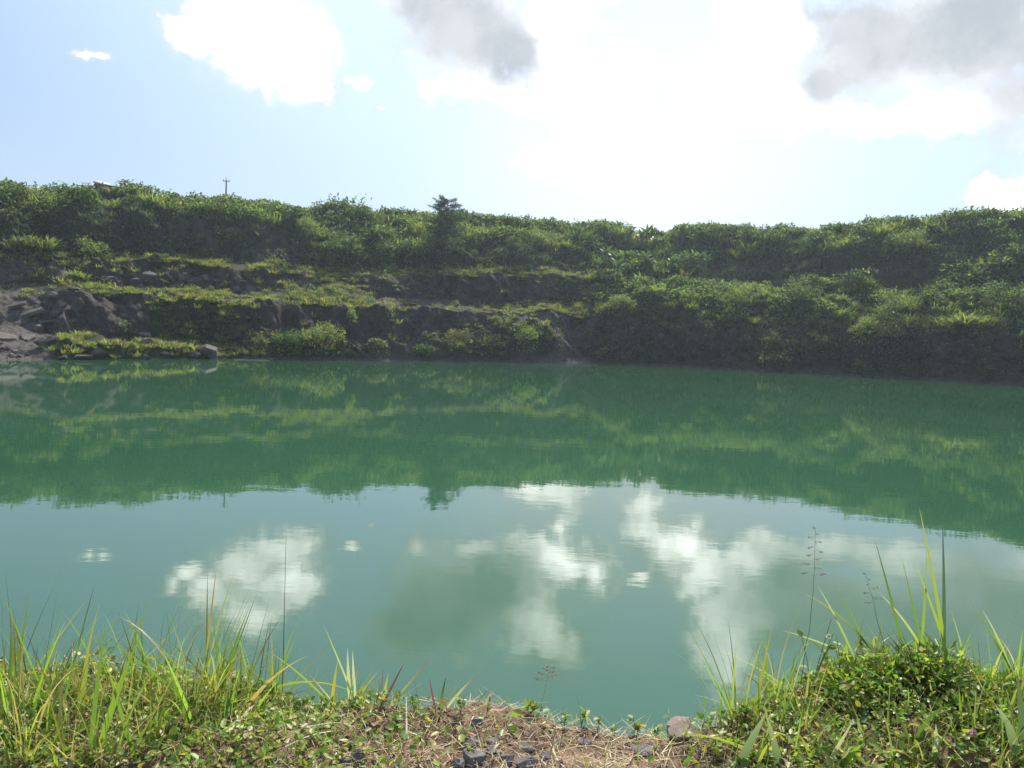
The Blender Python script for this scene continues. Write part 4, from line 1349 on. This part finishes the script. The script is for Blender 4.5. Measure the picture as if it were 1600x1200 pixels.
# thin stalks
def stalk(px, py, tx, ty, w, col, lb, name='dry_stalk', mat=None, head=0, bend=.0, cat='stalk', fork=None):
    b = on_bank(px, py)
    t = at_depth(tx, ty, b[1])
    mid = (b + t) / 2 + np.array([bend, 0, 0])
    s = np.linspace(0, 1, 9)[:, None]
    C = ((1 - s) ** 2 * b + 2 * s * (1 - s) * mid + s ** 2 * t) - b
    if head:
        C += np.concatenate([np.zeros((1, 3)), FG.normal(0, .002, (8, 3))])
    root = empty(name, b)
    tag(root, lb, cat)
    parts = [tube(C, np.linspace(w, w * .35, 9) / 2, 6)]
    if fork is not None:
        f = at_depth(fork[0], fork[1], b[1]) - b
        st = C[fork[2]]
        parts.append(tube([st, (st + f) / 2 + [.004, 0, .004], f], [w * .4, w * .3, w * .2], 6))
    A = Acc()
    for V, Q in parts:
        A.add(V, Q, np.tile(np.array(col, float), (len(V), 1)))
    link('stem', A.mesh('stem', True), mat or M_STRAW, root)
    if head:
        H = Acc()
        L = np.linalg.norm(t - b)
        for j in range(head):
            u = 1 - .32 * (j / head) * (1 if head > 6 else .8)
            q = C[-1] * u + C[0] * (1 - u)
            sgn = 1 if j % 2 else -1
            ext = (.012 + .055 * (j / head)) * FG.uniform(.6, 1.1)
            e = q + np.array([sgn * ext, FG.normal(0, .012), FG.uniform(-.004, .012)])
            V, Q = tube([q, (q + e) / 2 + [0, 0, .004], e], [.0007, .0006, .0005], 4, False)
            H.add(V, Q, np.tile((.2, .12, .09), (len(V), 1)))
            m = 6 + int(8 * j / head)
            uu = FG.uniform(.25, 1.1, m)[:, None]
            P = q + (e - q) * uu
            D = np.stack([np.full(m, sgn * .7), FG.normal(0, .4, m), -FG.uniform(.2, .9, m)], 1)
            H.add(*leaves(P, D, np.tile((0., -1., .3), (m, 1)), FG.uniform(.006, .011, m), FG.uniform(.0016, .003, m), palette(m, [(.42, .28, .25), (.33, .2, .18)], [.5, .5], .2, FG)))
        link('seed_head', H.mesh('seed_head'), M_STRAW, root)
    return root

stalk(441, 1090, 447, 838, .0042, (.045, .04, .035), 'long thin dark stalk standing alone over the water at the left')
stalk(1250, 1075, 1274, 828, .0028, (.09, .10, .06), 'tall stalk with a loose pinkish seed head left of the mound', 'seed_stalk', None, 12, .03, 'grass stalk')
stalk(1398, 1010, 1353, 898, .003, (.12, .10, .07), 'short leaning stalk with a pink seed head behind the mound', 'seed_stalk', None, 7, .0, 'grass stalk')
stalk(838, 1130, 861, 1040, .0014, (.16, .14, .09), 'faint small seed stalk at the centre of the bank lip', 'seed_stalk', None, 7, .0, 'grass stalk')
stalk(853, 1203, 869, 1126, .0075, (.50, .44, .32), 'pale forked dry stalk on the bare soil', bend=.01, fork=(875, 1152, 4))
stalk(849, 1203, 840, 1148, .006, (.46, .40, .29), 'pale straight dry stalk left of the forked one', bend=-.012)
stalk(1540, 1050, 1528, 1000, .003, (.16, .10, .09), 'thin brown stalk right of the leafy mound')

# stones on the bare soil
STN = [(742, 1192, 44, 36, 'dark angular stone at the left of the stone cluster'),
       (737, 1164, 24, 20, 'rounded dark stone at the back of the stone cluster'),
       (768, 1178, 26, 20, 'grey stone with a flat lit top in the middle of the cluster'),
       (790, 1197, 26, 22, 'stone left of the square block in the cluster'),
       (822, 1199, 34, 30, 'square grey block with a pale flat top on the bare soil'),
       (818, 1172, 34, 10, 'flat grey stone behind the square block'),
       (856, 1186, 22, 12, 'small pale grey stone by the forked stalk'),
       (716, 1199, 28, 18, 'pale flat stone at the bottom left of the cluster'),
       (768, 1160, 26, 9, 'flat stone half covered with straw at the back'),
       (744, 1130, 22, 14, 'grey stone embedded in the straw at the bank lip'),
       (756, 1199, 18, 16, 'small brownish stone at the front of the cluster'),
       (562, 1188, 26, 20, 'grey stone at the edge of the clover left of the cluster'),
       (540, 1198, 20, 12, 'small round grey stone left of the clover edge stone'),
       (910, 1160, 26, 10, 'flat stone sunk in the straw right of the stalks'),
       (870, 1196, 18, 8, 'small dark stone right of the forked stalk')]
for i, (px, py, w, h, lb) in enumerate(STN):
    rock('bank_stone', px, py, w, h, 400 + i, M_PEB, lb, 'stone', 'stones on the near bank', onfn=on_bank, cuts=10, flat_top=True, sink=.3)
rock('brown_stone', 1068, 1142, 54, 27, 458, M_PINK, 'brownish pink stone on the lip of the bank right of centre', 'stone', 'stones on the near bank', onfn=on_bank, cuts=8, sink=.36)
rock('brown_stone', 1005, 1172, 40, 16, 456, M_PEB, 'flat greyish stone in the straw below the pink one', 'stone', 'stones on the near bank', onfn=on_bank, cuts=8, sink=.35)

# small leafy plants along the lip
def sprig(px, py, h, n, size, lb, cols=(G_A, G_B, (.3, .28, .05)), probs=(.5, .35, .12), sway=.3, round_=.62):
    p = on_bank(px, py)
    root = empty('leafy_weed', p)
    tag(root, lb, 'weed', 'leafy weeds along the bank lip')
    S, A = Acc(), Acc()
    for j in range(max(2, n // 4)):
        a = FG.uniform(0, 6.28); l = h * FG.uniform(.6, 1.05)
        e = np.array([math.sin(a) * l * sway, math.cos(a) * l * sway, l])
        V, Q = tube([(0, 0, -.01), tuple(e * .5 + [0, 0, .01]), tuple(e)], [.0018, .0015, .001], 5, False)
        S.add(V, Q, np.tile((.16, .14, .06), (len(V), 1)))
        m = max(3, int(n / max(2, n // 4)))
        tt = FG.uniform(.35, 1.0, m)[:, None]
        P = e * tt
        D = np.stack([FG.normal(0, 1, m), FG.normal(0, 1, m), FG.uniform(0, .9, m)], 1)
        s = size * FG.uniform(.6, 1.2, m)
        A.add(*leaves(P, D, np.array([0, 0, 1.0]) + FG.normal(0, .5, (m, 3)), s, s * round_, palette(m, cols, probs, .15, FG), .15, .12))
    link('stem', S.mesh('stem'), M_LEAF, root)
    link('foliage', A.mesh('foliage'), M_LEAF, root)
for (px, py, h, n, sz, lb) in [
        (826, 1122, .075, 20, .034, 'round leaved yellow green weed in the centre of the bank lip'),
        (882, 1128, .065, 8, .026, 'small weed with one curled leaf right of the round leaved weed'),
        (908, 1128, .085, 8, .045, 'weed with a tall pointed leaf right of centre on the bank lip'),
        (934, 1130, .06, 7, .03, 'dark tipped little weed beside the tall pointed leaf'),
        (994, 1136, .07, 14, .030, 'bushy small weed left of the pink stone'),
        (960, 1138, .04, 7, .022, 'tiny weed between the bushy one and the tall pointed leaf'),
        (1025, 1140, .05, 8, .024, 'low weed touching the left side of the pink stone'),
        (645, 1108, .05, 8, .034, 'weed with broad yellowish leaf between the purple and the red tuft'),
        (720, 1112, .07, 10, .032, 'upright weed beside the red tipped blades'),
        (760, 1118, .05, 7, .022, 'tiny upright weed above the stone cluster'),
        (1165, 1135, .10, 10, .055, 'weed with large oval leaves left of the bent grey blade'),
        (1268, 1075, .30, 22, .036, 'tall weed with round yellow leaves left of the mound'),
        (1315, 1050, .20, 14, .034, 'weed with pale round leaves on the left shoulder of the mound'),
        (1350, 1015, .09, 9, .03, 'small upright weed with dark tip on the mound'),
        (1120, 1190, .08, 10, .04, 'low weed with yellowing leaves in front of the bent blade'),
        (470, 1105, .07, 10, .03, 'weed with upright oval leaves at the left bank lip'),
        (440, 1108, .06, 9, .03, 'small weed next to the thin dark stalk'),
        (620, 1148, .06, 8, .045, 'weed with one broad folded leaf above the fallen stems')]:
    sprig(px, py, h, n, sz, lb)

def flower():
    p = on_bank(1516, 1168)
    root = empty('pink_flower', p)
    tag(root, 'small round pink flower among the weeds at the right', 'flower')
    h = .05
    V, Q = tube([(0, 0, 0), (.004, 0, h * .5), (0, -.005, h)], [.0016, .0014, .0012], 6)
    link('stem', solid('stem', [(V, Q)], (.12, .16, .05)), M_LEAF, root)
    n = 90
    v = unit(FG.normal(0, 1, (n, 3)))
    A = Acc()
    A.add(*leaves(np.array([0, -.005, h + .008]) + v * .004, v, np.tile((0., 0., 1.), (n, 1)) + FG.normal(0, .3, (n, 3)), np.full(n, .013), np.full(n, .003), palette(n, [(.62, .28, .50), (.72, .42, .62)], [.6, .4], .1, FG)))
    link('petals', A.mesh('petals'), M_LEAF, root)
flower()

# leafy mound: one bush of weeds over the right of the bank
def mound():
    c = on_bank(1440, 1085)
    root = empty('leafy_mound', (c[0], c[1], c[2]))
    tag(root, 'big leafy mound of tangled weeds on the right of the bank', 'bush')
    n = 8200
    lobes = np.array([(0, .02, .27, .24, .17), (-.27, .0, .22, .2, .10), (.27, .03, .26, .22, .12), (.58, .02, .28, .24, .12), (-.1, .16, .28, .2, .12), (.15, -.14, .34, .2, .09), (.75, -.15, .3, .2, .08), (.05, .0, .12, .12, .22), (-.15, .05, .1, .1, .17)])
    pick = FG.choice(len(lobes), n, p=np.array([.2, .12, .16, .14, .1, .12, .08, .04, .04]))
    lb = lobes[pick]
    v = unit(FG.normal(0, 1, (n, 3)))
    v[:, 2] = np.abs(v[:, 2])
    rad = FG.uniform(.3, 1.1, n) ** .6
    lob = 1 + .35 * fbm(v * 2.2 + pick[:, None], 3, 505) + .2 * fbm(v * 6, 2, 506)
    P = v * rad[:, None] * lob[:, None] * lb[:, 2:5] * np.array([.88, .9, .95]) + np.stack([lb[:, 0], lb[:, 1], 0 * lb[:, 0]], 1)
    # thin out the hollow facing the camera
    hol = np.exp(-(((P[:, 0] + .06) / .17) ** 2 + ((P[:, 2] - .05) / .10) ** 2)) * (P[:, 1] < -.02)
    keep = FG.uniform(0, 1, n) > hol * .8
    P, v = P[keep], v[keep]
    n = len(P)
    gz = bank_z(c[0] + P[:, 0], c[1] + P[:, 1]) - c[2]
    P[:, 2] += np.maximum(gz, -.25) * .75
    long = FG.uniform(0, 1, n) < .45
    L = np.where(long, FG.uniform(.03, .065, n), FG.uniform(.018, .04, n))
    W = np.where(long, L * .18, L * .6)
    D = unit(v + FG.normal(0, .75, (n, 3)))
    col = palette(n, [(.20, .30, .045), G_B, (.33, .36, .07), (.30, .24, .13)], [.48, .22, .2, .12], .16, FG)
    A = Acc()
    A.add(*leaves(P, D, np.array([0, 0, 1.0]) + FG.normal(0, .5, (n, 3)), L, W, col, .15, .15))
    link('foliage', A.mesh('foliage'), M_LEAF, root)
    S = Acc()
    for j in range(130):
        a = FG.uniform(0, 6.28); e = FG.uniform(.2, 1.4)
        d = np.array([math.sin(a) * math.cos(e) * .42, math.cos(a) * math.cos(e) * .3, math.sin(e) * .22]) * FG.uniform(.6, 1.05)
        z0 = float(bank_z(c[0] + d[0] * .3, c[1] + d[1] * .3)) - c[2]
        V, Q = tube([(d[0] * .3, d[1] * .3, z0), tuple(d * .65 + [0, 0, .03]), tuple(d + [0.02, .05, .0])], [.002, .0017, .001], 4, False)
        S.add(V, Q, np.tile(np.array([(.14, .10, .06), (.22, .18, .10), (.10, .12, .05)][j % 3]), (len(V), 1)))
    link('stem', S.mesh('stem'), M_STRAW, root)
mound()

# ground cover: clover leaves, straw, low grass (nobody could count them)
def bank_cover():
    def pts(n, x0, x1, y0, y1, R=FG):
        x = R.uniform(x0, x1, n); y = R.uniform(y0, y1, n)
        return np.stack([x, y, bank_z(x, y)], 1)
    # leaves of the clover-like cover: left of x = -.25 and right of x = .75, on the lip and down the slope
    n = 30000
    P = pts(n, -2.7, 2.9, 2.3, 3.75)
    ns = fbm(P * np.array([2.2, 2.2, 0]), 3, 511)
    dens = np.interp(P[:, 0], [-2.7, -.75, -.35, -.1, .45, .7, .95, 2.9], [1, .85, .2, -.05, -.1, .08, .85, 1]) + .3 * ns
    dens = dens + np.where((P[:, 1] > 3.0) & (P[:, 0] < .8), .2, 0)
    P = P[FG.uniform(0, 1, n) < dens]
    n = len(P)
    P[:, 2] += FG.uniform(.003, .075, n) * (.6 + .6 * np.abs(fbm(P * 5, 2, 512)))
    L = FG.uniform(.014, .040, n)
    D = np.stack([FG.normal(0, 1, n), FG.normal(0, 1, n), FG.uniform(-.1, 1.0, n)], 1)
    A = Acc()
    A.add(*leaves(P, D, np.array([0, 0, 1.0]) + FG.normal(0, .55, (n, 3)), L, L * FG.uniform(.4, .75, n), palette(n, [(.20, .28, .045), G_B, (.31, .33, .07), (.42, .36, .08), (.34, .27, .15)], [.42, .24, .18, .07, .1], .16, FG), .1, .15))
    # fine grass shoots
    n = 5200
    P = pts(n, -2.7, 2.9, 2.3, 3.6)
    dens = np.interp(P[:, 0], [-2.7, -.7, -.3, 0, .5, .8, 2.9], [.9, .8, .4, .12, .15, .7, .9])
    P = P[FG.uniform(0, 1, n) < dens]; n = len(P)
    c = palette(n, [G_A, G_B, G_C, G_D], [.35, .25, .25, .2], .18, FG)
    A.add(*blades(P, FG.uniform(0, 6.28, n), np.abs(FG.normal(.3, .35, n)), FG.uniform(.1, 1.1, n), FG.uniform(.04, .16, n), FG.uniform(.003, .007, n), 4, c, c * 1.1, FG.normal(0, .8, n), .15))
    tag(link('ground_cover', A.mesh('ground_cover'), M_LEAF), 'mat of small green leaves and shoots covering the near bank', 'ground cover', None, 'stuff')
    # straw
    n = 20000
    P = pts(n, -2.7, 2.9, 2.25, 3.45)
    dens = np.interp(P[:, 0], [-2.7, -.8, -.3, .1, .7, 1.0, 2.9], [.35, .45, .95, 1, .9, .45, .35])
    P = P[FG.uniform(0, 1, n) < dens]; n = len(P)
    P[:, 2] += FG.uniform(.0, .022, n)
    c = palette(n, [(.42, .32, .18), (.30, .20, .11), (.55, .46, .30), (.17, .11, .065)], [.38, .3, .18, .16], .2, FG)
    B = Acc()
    B.add(*blades(P, FG.uniform(0, 6.28, n), FG.uniform(1.15, 1.6, n), FG.normal(.1, .35, n), FG.lognormal(-2.75, .5, n), FG.lognormal(-6.1, .45, n), 5, c, c * .9, FG.normal(0, .5, n), 0.0, 4.0, .9))
    tag(link('dry_straw', B.mesh('dry_straw'), M_STRAW), 'tangled dry straw lying on the bare soil of the near bank', 'straw', None, 'stuff')
bank_cover()

# fallen grey stems over the clover
for (ax, ay, bx, by, w, lb) in [(352, 1165, 408, 1115, .016, 'broad grey fallen grass stem lying over the clover at the left'),
                                (458, 1160, 538, 1152, .008, 'pale fallen stem lying flat across the clover'),
                                (445, 1185, 520, 1165, .012, 'green grey fallen stem below the pale flat one'),
                                (635, 1160, 634, 1105, .008, 'pale bent straw standing at the edge of the bare soil')]:
    a = on_bank(ax, ay) + [0, 0, .035]
    b = on_bank(bx, by) + [0, 0, .055]
    A = Acc()
    s = np.linspace(0, 1, 8)[:, None]
    C = a * (1 - s) + b * s + np.array([0, 0, .012]) * np.sin(s * 3.14)
    side = unit(np.cross(unit(b - a), np.array([.1, .5, 1.0])))
    wv = w * (1 - .7 * s) / 2
    V = np.stack([C - side * wv, C + [0, 0, .003], C + side * wv], 1).reshape(-1, 3) - a
    b3 = np.arange(7) * 3
    Q = np.concatenate([np.stack([b3, b3 + 1, b3 + 4, b3 + 3], 1), np.stack([b3 + 1, b3 + 2, b3 + 5, b3 + 4], 1)])
    A.add(V, Q, np.tile(np.array((.40, .37, .27)), (len(V), 1)))
    tag(link('fallen_stem', A.mesh('fallen_stem'), M_STRAW, None, a), lb, 'grass stem')

# ------------------------------------------------------------------ haze
def haze():
    m, T = new_mat('haze_air')
    out = T.n('ShaderNodeOutputMaterial')
    v = T.n('ShaderNodeVolumePrincipled', ins={'Color': (0.76, 0.89, 1.0, 1), 'Density': 0.00028, 'Anisotropy': 0.4})
    T.link(v.outputs[0], out.inputs['Volume'])
    V, Q = box_q((0, 0, 16.5), (9600, 9600, 48))
    o = link('haze', mesh_quads('haze', V, Q), m)
    tag(o, kind='stuff')
haze()
